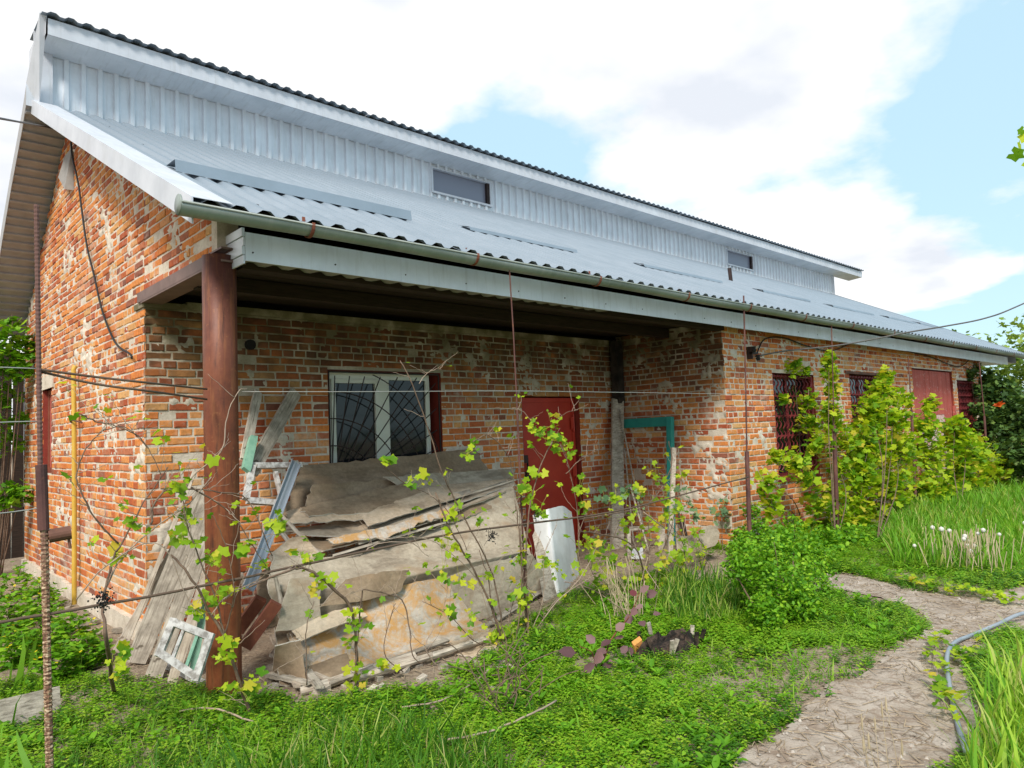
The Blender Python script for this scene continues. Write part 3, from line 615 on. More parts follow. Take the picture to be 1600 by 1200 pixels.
# side cap of the eave box
def cap(m):
    for k in range(4): m.box((fx0-.012-.010*(k % 2), FY+.005, fz0-.02+k*.062), (fx0-.002, -1.62, fz0-.02+k*.062+.058))
part('eave_end_cap', M_zinc, cap)
gr = 0.062; gyc, gzc = -2.285, 3.075; GX0, GX1 = -.46, 20.7
def gutter(m):
    n = 12; xs_ = list(np.linspace(GX0, GX1, 60)); V = []
    for xx in xs_:
        sag = .006*math.sin(xx*2.1)
        for rr in (gr, gr-.004):
            for k in range(n+1):
                t = math.pi*(1.0+k/n); V.append((xx, gyc+rr*math.cos(t), gzc+sag+rr*math.sin(t)))
    w2 = 2*(n+1); Fs = []
    for i in range(len(xs_)-1):
        for k in range(n): a_ = i*w2+k; Fs.append((a_, a_+1, a_+w2+1, a_+w2)); a_ += n+1; Fs.append((a_+1, a_, a_+w2, a_+w2+1))
        Fs.append((i*w2, i*w2+w2, i*w2+w2+n+1, i*w2+n+1)); a_ = i*w2+n; Fs.append((a_+w2, a_, a_+n+1, a_+w2+n+1))
    m.add(V, Fs)
    for xx in (GX0, GX1): m.tube([(xx-.004, gyc, gzc), (xx+.004, gyc, gzc)], gr-.001, 20)
    m.tube([(GX0, gyc-gr, gzc+.002), (GX1, gyc-gr, gzc+.002)], .008, 6)
gu = part('gutter', M_gut, gutter, label='half round grey metal gutter', smooth=True)
for k, xx in enumerate([.38, 1.82, 3.35, 4.85, 6.2, 7.7, 9.3, 11, 12.6, 14.2, 15.8, 17.4, 19]):
    def br(m):
        pts = [(xx, gyc+(gr+.006)*math.cos(t), gzc+(gr+.006)*math.sin(t)) for t in np.linspace(math.pi*.93, 2*math.pi, 12)]+[(xx, gyc+.075, gzc+.09)]
        for p, q_ in zip(pts[:-1], pts[1:]): m.bar(p, q_, .028 if False else .022, .005, (0, p[1]-gyc, p[2]-gzc+.0001), .002)
    part('gutter_bracket', M_rustred, br, gu)
# ---- front roof slope: sheets side by side, ribs down the slope
RY0, RY1 = -2.24, 2.90; RX0, RX1 = -.36, 21.2
rf = part('roof', M_dwood, lambda m: (m.add([(RX0+.05, RY0+.10, roofz(RY0+.10)-.05), (RX1-.05, RY0+.10, roofz(RY0+.10)-.05), (RX1-.05, RY1, roofz(RY1)-.05), (RX0+.05, RY1, roofz(RY1)-.05), (RX0+.05, RY0+.10, roofz(RY0+.10)-.002), (RX1-.05, RY0+.10, roofz(RY0+.10)-.002), (RX1-.05, RY1, roofz(RY1)-.002), (RX0+.05, RY1, roofz(RY1)-.002)],
    [(3,2,1,0),(4,5,6,7),(0,1,5,4),(1,2,6,5),(2,3,7,6),(3,0,4,7)])), label='long zinc sheet roof slope down to the gutter')
x = RX0; k = 0; PT = .175
while x < RX1-.01:
    x2 = min(x+PT*6, RX1); q = MB(); lift = .0025*(k % 2)
    corr_x(q, x, x2, PT, .027, (RY0, roofz(RY0)+lift+.002), (RY1, roofz(RY1)+lift+.002)); q.build('metal_sheet', M_zincroof, rf); x = x2; k += 1
part('screw', M_grille, lambda m: [m.obox((RX0+PT*.15+PT*i, yy, roofz(yy)+.008), (.009, 0, 0), (0, .009, .0045), (0, -.002, .004)) for i in range(0, 122, 3) for yy in (-1.9, -.6, .7, 1.9)], rf)
def rake(m):   # flat verge flashing: a top flange and a drop
    for (ya, yb) in ((RY0-.01, RY1+.02),):
        za, zb = roofz(ya)+.036, roofz(yb)+.036; xa, xb = RX0-.012, RX0+.24
        m.add([(xa, ya, za), (xb, ya, za), (xb, yb, zb), (xa, yb, zb), (xa, ya, za-.17), (xa, yb, zb-.17), (xa+.01, ya, za-.17), (xa+.01, yb, zb-.17), (xa+.01, ya, za-.004), (xb, ya, za-.004), (xb, yb, zb-.004), (xa+.01, yb, zb-.004)],
              [(0,1,2,3), (4,0,3,5), (6,7,11,8), (9,8,11,10), (4,5,7,6), (1,9,10,2), (0,4,6,8), (0,8,9,1)])
part('verge_flashing', M_trim, rake, label='flat white flashing along the near verge')
part('verge_flashing', M_trim, lambda m: m.add([(RX1-.1, RY0, roofz(RY0)+.04), (RX1+.01, RY0, roofz(RY0)+.04), (RX1+.01, RY1, roofz(RY1)+.04), (RX1-.1, RY1, roofz(RY1)+.04), (RX1+.01, RY0, roofz(RY0)-.15), (RX1+.01, RY1, roofz(RY1)-.15)], [(0,1,2,3), (1,4,5,2)]))
part('verge_soffit', M_soff, lambda m: m.add([(RX0, RY0+.1, roofz(RY0+.1)-.09), (0, RY0+.1, roofz(RY0+.1)-.09), (0, RY1, roofz(RY1)-.09), (RX0, RY1, roofz(RY1)-.09)], [(3,2,1,0)]))
part('gable_end_sheet', M_zinc, lambda m: m.add([(RX1-.12, RY0+.3, 2.95), (RX1-.12, 2.85, 2.95), (RX1-.12, 2.85, roofz(2.85)-.06), (RX1-.12, RY0+.3, roofz(RY0+.3)-.06), (XE+.05, RY0+.3, 2.95), (XE+.05, 2.85, 2.95)], [(0,1,2,3), (4,5,1,0)]))
# snow guards: folded strips with an open dark end
for (xa, xb, yc) in ((-.10, 2.05, -1.22), (2.98, 4.7, -.98), (6.15, 8.2, -.92), (9.5, 11.3, -.92), (12.3, 14.4, -.92), (15.6, 17.4, -.8), (18.4, 20.3, -.6)):
    def sg(m):
        hh_ = .125 if xa < 0 else .07; zc = roofz(yc)+.036; yt, zt_ = yc+.10, roofz(yc+.10)+hh_; ye = yc+.30; ze = roofz(ye)+.036
        m.add([(xa, yc+.085, zc+.042), (xb, yc+.085, zc+.042), (xb, yt, zt_), (xa, yt, zt_), (xb, ye, ze), (xa, ye, ze), (xa, yc+.087, zc+.05)], [(0,1,2,3), (3,2,4,5)])
    g_ = part('snow_guard', M_zincroof, sg, rf)
part('roof_vent', M_grille, lambda m: m.tube([(9.75, -.1, roofz(-.1)), (9.72, -.1, roofz(-.1)+.26)], .035, 8), rf, label='thin black flue stub')
# ---- clerestory
KY = 2.92; KX0, KX1 = -.28, 21.6; KZ0, KZ1 = 5.60, 6.32
CW = [(5.39, 6.73, 5.80, 6.21), (14.98, 16.35, 5.82, 6.20)]
ck = part('clerestory', M_dwood, lambda m: (m.box((KX0+.02, KY+.06, KZ0-.1), (CW[0][0]-.01, KY+.2, 6.36)), m.box((CW[0][1]+.01, KY+.06, KZ0-.1), (CW[1][0]-.01, KY+.2, 6.36)), m.box((CW[1][1]+.01, KY+.06, KZ0-.1), (KX1-.02, KY+.2, 6.36)), m.box((CW[0][0]-.01, KY+.06, KZ0-.1), (CW[0][1]+.01, KY+.2, 5.79)), m.box((CW[1][0]-.01, KY+.06, KZ0-.1), (CW[1][1]+.01, KY+.2, 5.81))), label='raised zinc clad clerestory strip under the ridge')
def clad(x0, x1, z0, z1, k0):
    x = x0
    while x < x1-.01:
        x2 = min(x+.18*6, x1); q = MB(); corr_x(q, x, x2, .18, .034, (KY+.03, z0), (KY+.03, z1), duty=(.62, .06, .26, .06)); q.build('metal_sheet', M_zinc, ck); x = x2
clad(KX0+.12, CW[0][0], KZ0, 6.36, 0); clad(CW[0][1], CW[1][0], KZ0, 6.36, 0); clad(CW[1][1], KX1-.05, KZ0, 6.36, 0)
for (a, b, c_, d) in CW: clad(a, b, KZ0, c_, 0); clad(a, b, d, 6.36, 0)
part('corner_trim', M_trim, lambda m: (m.box((KX0-.07, KY-.03, KZ0-.06), (KX0+.12, KY+.0, 6.55)), m.box((KX0-.07, KY-.0, KZ0-.06), (KX0-.05, KY+.25, 6.40))), ck)
part('corner_trim', M_trim, lambda m: m.box((KX1-.06, KY-.02, KZ0-.1), (KX1+.01, KY+.21, 6.36)), ck)
for (a, b, c_, d) in CW:
    cw = part('clerestory_window', M_trim, lambda m: (m.box((a-.02, KY-.02, c_-.02), (b+.02, KY+.05, c_+.015)), m.box((b-.03, KY-.02, c_+.015), (b+.02, KY+.05, d)), m.box((a-.02, KY-.02, c_+.015), (a+.015, KY+.05, d)), m.box((a-.02, KY-.02, d-.0), (b+.02, KY+.05, d+.02))))
    part('pane', M_pane_up, lambda m: m.box((a+.015, KY+.055, c_+.0), (b-.03, KY+.06, d)), cw); part('reveal', M_grille, lambda m: m.box((b-.09, KY+.0, c_+.015), (b-.03, KY+.05, d)), cw)
# upper roof: white fascia, flat soffit, a narrow cap of sheets, then the long slope to the back
UY = 2.50; UZ = 6.56; UX0, UX1 = -.30, 22.9; UB = 3.12
ur = part('ridge_roof', M_dwood, lambda m: (m.box((UX0+.02, UY+.03, 6.45), (UX1-.1, UB, 6.52)), m.box((UX0+.03, UB-.04, 5.6), (KX1-.03, UB, 6.45)),
    m.add([(UX0+.02, UB, backz(UB)-.03), (UX1-.1, UB, backz(UB)-.03), (UX1-.1, 5.75, backz(5.75)-.03), (UX0+.02, 5.75, backz(5.75)-.03), (UX0+.02, UB, backz(UB)-.06), (UX1-.1, UB, backz(UB)-.06), (UX1-.1, 5.75, backz(5.75)-.06), (UX0+.02, 5.75, backz(5.75)-.06)], [(0,1,2,3), (7,6,5,4), (0,3,7,4), (1,5,6,2), (0,4,5,1), (3,2,6,7)])), label='high roof over the clerestory, falling to the back')
part('fascia', M_trim, lambda m: m.box((UX0+.02, UY, 6.335), (UX1, UY+.015, 6.525)), ur, label='white fascia of the high roof')
part('soffit', M_zinc, lambda m: m.add([(UX0+.02, UY+.015, 6.34), (UX1, UY+.015, 6.34), (UX1, KY+.02, 6.30), (UX0+.02, KY+.02, 6.30)], [(3,2,1,0)]), ur)
x = UX0-.05; k = 0
while x < UX1-.01:
    x2 = min(x+PT*6, UX1); l = .0025*(k % 2)
    q = MB(); corr_x(q, x, x2, PT, .028, (UY-.07, UZ-.015+l), (UB+.03, UZ-.03+l)); q.build('metal_sheet', M_zincroof, ur)
    q = MB(); corr_x(q, x if k else -.42, x2, PT, .028, (UB+.0, backz(UB)+.0+l), (5.85, backz(5.85)+.0+l)); q.build('metal_sheet', M_zincroof, ur); x = x2; k += 1
part('end_panel', M_trim, lambda m: m.add([(UX0+.0, UY, 6.34), (UX0, UB, 5.55), (UX0, UB, 6.535), (UX0, UY, 6.535), (UX0, KY, 5.5), (UX0, KY, 6.32)], [(0, 5, 2, 3), (5, 4, 1, 2)]), ur, label='white end panel of the high roof')
sfx = -.42
pp = [(2.86, 5.63), (3.09, 5.42), (3.84, 4.91), (4.48, 4.41), (5.09, 3.87), (5.75, 3.33)]
cum = [0]
for (p, q_) in zip(pp[:-1], pp[1:]): cum.append(cum[-1]+math.hypot(q_[0]-p[0], q_[1]-p[1]))
def onpp(s_):
    for i in range(len(pp)-1):
        if s_ <= cum[i+1] or i == len(pp)-2:
            t = (s_-cum[i])/(cum[i+1]-cum[i]); return pp[i][0]+(pp[i+1][0]-pp[i][0])*t, pp[i][1]+(pp[i+1][1]-pp[i][1])*t
def rake_soffit(m):
    s_ = 0; prof = []
    while s_ < cum[-1]:
        for d, hh in ((0, 0), (.085, 0), (.092, 1), (.123, 1)): prof.append((s_+d, hh))
        s_ += .13
    v = []
    for xx in (sfx, .02):
        for (q_, hh) in prof: y, z = onpp(min(q_, cum[-1])); v.append((xx, y-.02*hh, z-.02*hh))
    n = len(prof); m.add(v, [(i, i+1, n+i+1, n+i) for i in range(n-1)])
part('rake_soffit', M_brownsheet, rake_soffit, ur, label='brown ribbed sheet under the back verge')
def barge(m):
    n = len(pp); v = []
    for xx in (sfx-.008, sfx): v += [(xx, y, z+.20) for y, z in pp]+[(xx, y, z-.025) for y, z in pp]
    f = []
    for i in range(n-1): f += [(i, i+1, n+i+1, n+i), (2*n+i+1, 2*n+i, 3*n+i, 3*n+i+1), (n+i, n+i+1, 3*n+i+1, 3*n+i), (i+1, i, 2*n+i, 2*n+i+1)]
    m.add(v, f)
part('barge_board', M_brownsheet, barge, ur)
part('verge_end', M_trim, lambda m: m.add([(sfx-.008, 2.855, 5.60), (UX0, 2.855, 5.60), (UX0+.01, 2.50, 6.56), (UX0-.06, 2.50, 6.56), (sfx-.008, 2.855, 5.86)], [(0,1,2,3,4)]), ur)
part('gable_end_sheet', M_zinc, lambda m: m.add([(KX1, KY, KZ0-.1), (KX1, 5.7, 3.4), (KX1, UB, 6.4), (KX1, KY, 6.4)], [(0,1,2,3)]), ur)
# grey vent hood high on the gable
part('vent_hood', M_soff, lambda m: (m.add([(0, 2.60, 4.62), (0, 2.98, 4.86), (0, 2.98, 5.14), (0, 2.62, 5.12), (-.09, 2.62, 4.62), (-.09, 2.96, 4.86), (-.02, 2.98, 5.14), (-.02, 2.62, 5.12)], [(4,5,6,7), (0,4,7,3), (1,2,6,5), (0,1,5,4), (3,7,6,2)])), label='small grey sheet metal vent hood high on the gable')
# ================================================================== trellis, cables, pipes
TY = -2.4
def A(u, v, y=None, **k): return at(u, v, y=y) if y is not None else at(u, v, **k)
def G(u, v): p = at(u, v, z=0); return Vector((p.x, p.y, float(gz(p.x, p.y))))
def rod(m, p, q, r, n=8): m.tube([p, (Vector(p)+Vector(q))/2, q], r, n)
t = empty('trellis_post', (A(70, 1000, TY).x, TY, 0), 'flaky rusty rebar post nearest the camera, with a short pipe stub on its side', 'post', 'trellis posts')
p0, p1, p2, p3 = A(57, 320, TY), A(62, 742, TY), A(66, 790, TY), A(75, 1185, TY); p4 = Vector((p3.x+.01, TY, -.05))
def spiral(m, a, b, r):
    n = int((b-a).length/.011); pts = [a.lerp(b, i/n) for i in range(n+1)]; m.tube(pts, [r*(1.12 if i % 2 else .93) for i in range(n+1)], 8, wob=.05)
tag(part('rebar', M_rebar, lambda m: (spiral(m, p0, p1.lerp(p2, .3), .0115), spiral(m, p1.lerp(p2, .3)+Vector((.012, 0, 0)), p4, .0175)), t))
part('sleeve', M_rod, lambda m: m.tube([p1+Vector((.006, 0, .05)), p2+Vector((.006, 0, -.12))], .026, 12, wob=.04), t)
sb0 = A(76, 838, TY); part('pipe_stub', M_rust, lambda m: (m.tube([sb0, sb0+Vector((.095, -.015, .01))], .034, 16), m.tube([sb0+Vector((.085, -.01, -.02)), sb0+Vector((.09, -.02, -.07))], .007, 6)), t)
for (a_, b_, c_, ra, rb, lab) in (((795, 405), (808, 640), (824, 1000), .0062, .009, 'thin rusty rod post in front of the red door'), ((1162, 462), (1167, 705), (1173, 890), .0095, .026, 'rusty rod post standing in a pipe, before the lattice window'),
        ((1299, 505), (1303, 665), (1309, 832), .008, .028, 'rod in a dark pipe socket wrapped by the tall narrow vine'), ((1419, 560), (1424, 640), (1432, 805), .009, .022, 'thin rod post left of the faded plank doors'), ((1530, 565), (1538, 650), (1546, 770), .011, .022, 'farthest rod post by the dark grilled window')):
    q0, q1, q2 = A(*a_, TY+.1), A(*b_, TY+.1), A(*c_, TY+.1); q3 = Vector((q2.x, q2.y, -.1))
    t = empty('trellis_post', (q2.x, q2.y, 0), lab, 'post', 'trellis posts')
    part('rod', M_rod, lambda m: m.tube([q0, q0.lerp(q1, .5)+Vector((.006, 0, 0)), q1, q1.lerp(q2, .2)], ra, 7, wob=.03), t); part('socket', M_rod, lambda m: m.tube([q1, q2, q3], rb, 10), t)
def wire(name, pts, r, mat, label, cat='wire', group=None, n=6, k=6, jit=0):
    m = MB(); m.tube(curve(pts, k, jit), r, n); return tag(m.build(name, mat, smooth=True), label, cat, group)
wire('trellis_bar', [A(-60, 984, TY), A(0, 972, TY), A(160, 945, TY), A(350, 909, TY), A(540, 868, TY), A(720, 832, TY), A(905, 808, TY), A(1000, 790, TY), A(1170, 745, TY)], .0085, M_wirer, 'long rusty trellis bar crossing low in front of the pile and column', 'bar', k=8, jit=.002)
wire('trellis_bar', [A(60, 577, TY), A(150, 589, TY), A(240, 599, TY), A(323, 608, -1.84)], .0065, M_wirer, 'upper of two thin dark bars between rebar post and column', 'bar', 'bars from post to column')
wire('trellis_bar', [A(60, 580, TY+.02), A(150, 600, TY), A(240, 612, TY), A(323, 624, -1.84)], .0065, M_wirer, 'lower of two thin dark bars between rebar post and column', 'bar', 'bars from post to column')
wire('trellis_wire', [A(378, 612, -1.80), A(560, 612, -2.1), A(800, 611, TY), A(965, 613, TY), A(1165, 616, TY)], .0028, M_wire, 'thin pale wire strung from the column to the middle rod post')
wire('trellis_wire', [A(-80, 573, TY), A(0, 574, TY), A(58, 576, TY)], .003, M_wire, 'top pale wire leaving the rebar post to the left', group='wires left of the rebar post')
wire('trellis_wire', [A(-80, 664, TY), A(0, 660, TY), A(62, 658, TY)], .003, M_wire, 'middle pale wire leaving the rebar post to the left', group='wires left of the rebar post')
wire('trellis_wire', [A(-80, 808, TY), A(0, 802, TY), A(40, 797, TY), A(66, 793, TY)], .003, M_wire, 'lowest pale wire leaving the rebar post to the left', group='wires left of the rebar post')
wire('power_cable', [A(1180, 557, -1.80), A(1230, 548, -2.0), A(1300, 541, -2.4), A(1360, 531, -2.8), A(1420, 519, -3.2), A(1475, 510, -3.5), A(1540, 497, -3.9), A(1600, 474, -4.3), A(1760, 400, -5.2), Vector((9.5, -8.5, 4.4))], .011, M_cableg, 'thick grey cable leaving the front wall towards the right', 'cable', k=8)
t = empty('cable_bracket', (A(1180, 557, -1.76).x, -1.76, 2.5), 'small dark insulator bracket on the front wall where the cable starts', 'bracket')
c0 = A(1178, 556, -1.80)
part('arm', M_grille, lambda m: (m.box((c0.x-.12, -1.84, c0.z+.02), (c0.x+.05, -1.80, c0.z+.045)), m.box((c0.x-.12, -1.84, c0.z-.05), (c0.x-.10, -1.76, c0.z+.12))), t)
for dx, dz in ((-.08, .09), (.02, -.02)): part('insulator', M_cable, lambda m: m.tube([(c0.x+dx, -1.85, c0.z+dz-.05), (c0.x+dx, -1.85, c0.z+dz-.02), (c0.x+dx, -1.85, c0.z+dz), (c0.x+dx, -1.85, c0.z+dz+.03)], [.02, .035, .022, .03], 8), t)
wire('wall_cable', [A(u, v, -1.80) for u, v in ((1182, 553), (1195, 530), (1225, 528), (1262, 541), (1300, 548), (1345, 533), (1400, 545), (1455, 558), (1497, 573), (1517, 560), (1530, 556))], .010, M_cable, 'black cable sagging along the front wall under the eaves', 'cable')
wire('wall_cable', [at(u, v, x=-.04) for u, v in ((111, 222), (113, 245), (122, 285), (128, 330), (136, 385), (147, 430), (160, 486), (180, 535), (203, 553), (206, 560))], .010, M_cable, 'dark cable drooping down the gable from the vent hood', 'cable')
wire('power_cable', [at(0, 185, x=-1.2)+(at(0, 185, x=-1.2)-at(60, 196, x=-.46))*2, at(0, 185, x=-1.2), at(60, 196, x=-.46), at(84, 201, x=-.2)], .008, M_cableg, 'thin overhead cable coming in from the left to the back verge', 'cable')
t = empty('gas_pipe', (-.06, 2.25, 0), 'yellow gas pipe rising up the gable wall', 'pipe')
part('pipe', M_gas, lambda m: m.tube([(-.06, 2.27, -.05), (-.06, 2.27, 1.2), (-.06, 2.29, 2.0), (-.06, 2.32, 2.52), (-.04, 2.32, 2.56)], .024, 12), t)
part('clamp', M_rust, lambda m: m.tube(curve([(-.03, 2.30, 1.9), (-.09, 2.30, 1.95), (-.09, 2.2, 1.96), (-.02, 2.12, 1.93)]), .009, 6), t)
hs = [G(1660, 962), G(1600, 975), G(1560, 983), G(1520, 996), G(1492, 1020), G(1481, 1050), G(1487, 1095), G(1500, 1150), G(1512, 1200)]
wire('garden_hose', [p+Vector((0, 0, .05+.03*math.sin(i*1.7))) for i, p in enumerate(hs)], .014, M_hose, 'grey blue garden hose curving over the path into the grass', 'hose', k=8, n=10)
# fence behind the gable
t = empty('plank_fence', (-.5, 6.9, 0), 'tall dark plank fence behind the left gable wall', 'fence')
for k in range(44):
    x0 = -5.2+k*.15; q = MB(); q.cur = random.random(); q.box((x0, 6.9+random.uniform(-.01, .01), -.05), (x0+.15-random.choice([.004, .006, .02]), 6.925+random.uniform(0, .01), 3.25+random.uniform(-.05, .05))); q.build('plank', M_dwood, t)
part('rail', M_dwood, lambda m: (m.box((-5.2, 6.94, .7), (1.4, 7.0, .78)), m.box((-5.2, 6.94, 2.5), (1.4, 7.0, 2.58))), t)
# weathered timber at the lower left
q = MB(); pa, pb = G(-80, 1165), G(92, 1112); q.bar(pa+Vector((0, 0, .10)), pb+Vector((0, 0, .07)), .17, .045, (-.3, -1, .3)); tag(q.build('timber_board', M_board), 'grey weathered board lying on edge in the grass, lower left', 'board')
# ================================================================== the scrap pile under the window
def loft(name, rows, th, mat, label, cat, group, sub=8, warp=.014, jag=.016, seed=0, parent=None):
    """rows: lists of points (u, v, y) top to bottom; a warped thick sheet through them"""
    rs = [[at(u, v, y=y) if not isinstance(y, str) else G(u, v)+Vector((0, 0, .015)) for (u, v, y) in r] for r in rows]
    def res(P, n):
        L_ = [0]
        for p, q in zip(P[:-1], P[1:]): L_.append(L_[-1]+(q-p).length)
        o = []
        for i in range(n+1):
            s_ = L_[-1]*i/n
            for j in range(len(P)-1):
                if s_ <= L_[j+1]+1e-9: o.append(P[j].lerp(P[j+1], (s_-L_[j])/max(L_[j+1]-L_[j], 1e-9))); break
        return o
    nu = 26; C = [res(r, nu) for r in rs]; g = []
    for i in range(len(C)-1):
        for j in range(sub): g.append([C[i][k].lerp(C[i+1][k], j/sub) for k in range(nu+1)])
    g.append(C[-1]); nv = len(g)
    nr = ((g[0][-1]-g[0][0]).cross(g[-1][0]-g[0][0])).normalized()
    if nr.dot(CAM-g[0][0]) < 0: nr = -nr
    WID = (g[0][-1]-g[0][0]).length; HGT = (g[-1][0]-g[0][0]).length; dirv = (g[-1][0]-g[0][0]).normalized(); diru = (g[0][-1]-g[0][0]).normalized(); G2 = []
    for i in range(nv):
        row = []
        for k in range(nu+1):
            p = g[i][k]+nr*.55*min(warp, .02*WID+.003)*(float(fbm(np.float64(i*.16+seed*3), np.float64(k*.13+seed), seed+3))-.5)*2
            if jag and (i in (0, nv-1) or k in (0, nu)):
                s_ = (k*WID/nu if i in (0, nv-1) else i*HGT/nv)*17+i*3+seed*5.1; jj = min(jag*1.3, WID*.03)*(2.2 if float(fbm(np.float64(s_*.13), np.float64(seed+2.), 77, 2)) > .58 else .7)
                p = p+dirv*((float(fbm(np.float64(s_), np.float64(seed+.3), seed+40, 3))-.5)*2*jj*(1 if i in (0, nv-1) else 0))+diru*((float(fbm(np.float64(s_), np.float64(seed+7.3), seed+41, 3))-.5)*2*jj*(1 if k in (0, nu) else 0))
            row.append(p)
        G2.append(row)
    m = MB(); v = [p for r in G2 for p in r]+[p-nr*th for r in G2 for p in r]; n = nu+1; o = nv*n; f = []
    for i in range(nv-1):
        for k in range(nu): a_ = i*n+k; f += [(a_, a_+1, a_+n+1, a_+n), (o+a_+1, o+a_, o+a_+n, o+a_+n+1)]
    m.add(v, f); ob = m.build(name, mat, parent, True)
    e = MB(); per = [k for k in range(n)]+[i*n+nu for i in range(1, nv)]+[(nv-1)*n+k for k in range(nu-1, -1, -1)]+[i*n for i in range(nv-2, 0, -1)]
    ev = [v[k] for k in per]+[v[o+k] for k in per]; L2 = len(per); e.add(ev, [(k, (k+1) % L2, L2+(k+1) % L2, L2+k) for k in range(L2)])
    if parent is None: tag(ob, label, cat, group)
    e.build('edge', M_edge, ob); return ob
SG = 'old board sheets stacked under the window'
loft('scrap_sheet', [[(472, 728, -.10), (600, 716, -.10), (742, 700, -.10)], [(436, 815, -.52), (600, 800, -.55), (790, 782, -.55)]], .012, M_sheetd, 'brown hardboard sheet at the back, just below the window', 'sheet', SG, seed=1)
loft('scrap_sheet', [[(488, 758, -.42), (620, 748, -.42), (800, 734, -.42)], [(476, 790, -.50), (600, 790, -.52), (700, 771, -.52), (770, 745, -.48)]], .008, M_sheetd, 'dark folded hardboard strip second from the top', 'sheet', SG, seed=2)
loft('scrap_sheet', [[(452, 796, -.60), (560, 780, -.60), (622, 764, -.60)], [(446, 818, -.85), (560, 812, -.9), (640, 792, -.85)]], .008, M_sheetp, 'tan plywood offcut on top of the stack', 'sheet', SG, seed=3)
loft('scrap_sheet', [[(500, 812, -.62), (620, 766, -.62), (700, 757, -.60)], [(548, 835, -.92), (640, 800, -.9), (800, 748, -.75)]], .010, M_sheetp, 'tan split board with a frayed edge facing the column', 'sheet', SG, seed=4)
loft('scrap_sheet', [[(446, 826, -.70), (560, 812, -.70), (720, 775, -.70), (800, 744, -.70)], [(480, 836, -1.0), (560, 838, -1.0), (660, 806, -1.0), (805, 757, -.9)]], .012, M_sheet, 'grey thin sheet in the middle of the stack, upper one', 'sheet', SG, seed=5, warp=.02)
loft('scrap_sheet', [[(455, 838, -.85), (560, 842, -.85), (700, 800, -.85), (798, 760, -.85)], [(498, 862, -1.12), (560, 846, -1.15), (680, 812, -1.12), (790, 768, -1.0)]], .012, M_sheetd, 'grey thin sheet in the middle of the stack, lower one', 'sheet', SG, seed=6, warp=.02)
loft('scrap_sheet', [[(510, 868, -.95), (640, 822, -.95), (802, 758, -.95)], [(470, 905, -1.45), (640, 905, -1.45), (830, 868, -1.45)]], .014, M_sheet, 'large pale grey sheet leaning on the right of the stack', 'sheet', SG, seed=7, warp=.02)
loft('scrap_sheet', [[(428, 868, -1.40), (560, 872, -1.42), (700, 870, -1.42), (812, 856, -1.40)], [(418, 920, -1.62), (560, 916, -1.66), (700, 886, -1.66), (818, 862, -1.5)], [(440, 974, -1.58), (520, 966, -1.62), (620, 930, -1.6), (740, 895, -1.56), (826, 866, -1.45)]], .014, M_sheet, 'long dark sagging sheet rolled under its lower edge', 'sheet', SG, seed=8, warp=.015)
loft('scrap_sheet', [[(690, 905, -1.62), (760, 880, -1.60), (832, 866, -1.55)], [(640, 1000, 'g'), (760, 968, 'g'), (868, 925, 'g')]], .014, M_sheet, 'broad pale sheet reaching the ground at the right end', 'sheet', SG, seed=9)
loft('scrap_sheet', [[(448, 990, -1.66), (560, 945, -1.68), (640, 912, -1.70), (692, 902, -1.70)], [(470, 1040, -1.9), (600, 1008, -1.92), (690, 985, -1.9), (740, 960, -1.86)], [(482, 1062, 'g'), (600, 1038, 'g'), (690, 1012, 'g'), (765, 990, 'g')]], .014, M_sheetl, 'torn sheet with orange lichen, lowest in front of the stack', 'sheet', SG, seed=10, warp=.03, jag=.02)
loft('scrap_sheet', [[(400, 900, -1.1), (440, 870, -1.1), (470, 860, -1.1)], [(405, 985, -1.4), (440, 975, -1.4), (480, 965, -1.4)]], .012, M_sheetd, 'narrow dark sheet between column and stack', 'sheet', SG, seed=12)
loft('scrap_sheet', [[(430, 980, -1.5), (520, 975, -1.5)], [(440, 1075, 'g'), (560, 1060, 'g')]], .012, M_sheetd, 'dirty brown sheet in the shade behind the lichen sheet', 'sheet', SG, seed=13)
def plank(p, q, w, th, mat, label, hint=(-.4, -1, .2), name='plank', cat='plank', group='loose planks by the pile'):
    m = MB(); m.cur = random.random(); p, q = Vector(p), Vector(q); h = Vector(hint)
    d = (q-p).normalized(); side = d.cross(h).normalized(); nr = side.cross(d); n = 8
    v = []; P0 = Vector(p); LF_ = Matrix((d, side, nr)).transposed(); p, q, d, side, nr = Vector((0, 0, 0)), Vector(((q-p).length, 0, 0)), Vector((1, 0, 0)), Vector((0, 1, 0)), Vector((0, 0, 1))
    for i in range(n+1):
        c_ = p.lerp(q, i/n)+nr*random.uniform(-.003, .003); ww = w/2*random.uniform(.96, 1.03) if 0 < i < n else w/2*random.uniform(.85, 1.0)
        sh = random.uniform(-.012, .012) if i in (0, n) else 0
        for a_, b_ in ((-1, -1), (1, -1), (1, 1), (-1, 1)): v.append(c_+side*ww*a_+nr*th/2*b_+d*sh*a_)
    f = [(3, 2, 1, 0), (n*4, n*4+1, n*4+2, n*4+3)]
    for i in range(n):
        for k in range(4): f.append((i*4+k, i*4+(k+1) % 4, i*4+4+(k+1) % 4, i*4+4+k))
    m.add(v, f); o_ = m.build(name, mat); o_.matrix_world = Matrix.Translation(P0) @ LF_.to_4x4(); return tag(o_, label, cat, group)
def GP(u, v, dz=.02): return G(u, v)+Vector((0, 0, dz))
plank(GP(212, 1040), A(322, 770, -.62), .155, .03, M_board, 'widest grey plank leaning left of the column', name='leaning_plank')
plank(GP(240, 1062), A(336, 800, -.95), .12, .03, M_board, 'second grey plank leaning behind the column', name='leaning_plank')
plank(GP(268, 1072), A(338, 850, -1.2), .07, .03, M_boardlt, 'paler narrow plank beside the old sash', name='leaning_plank')
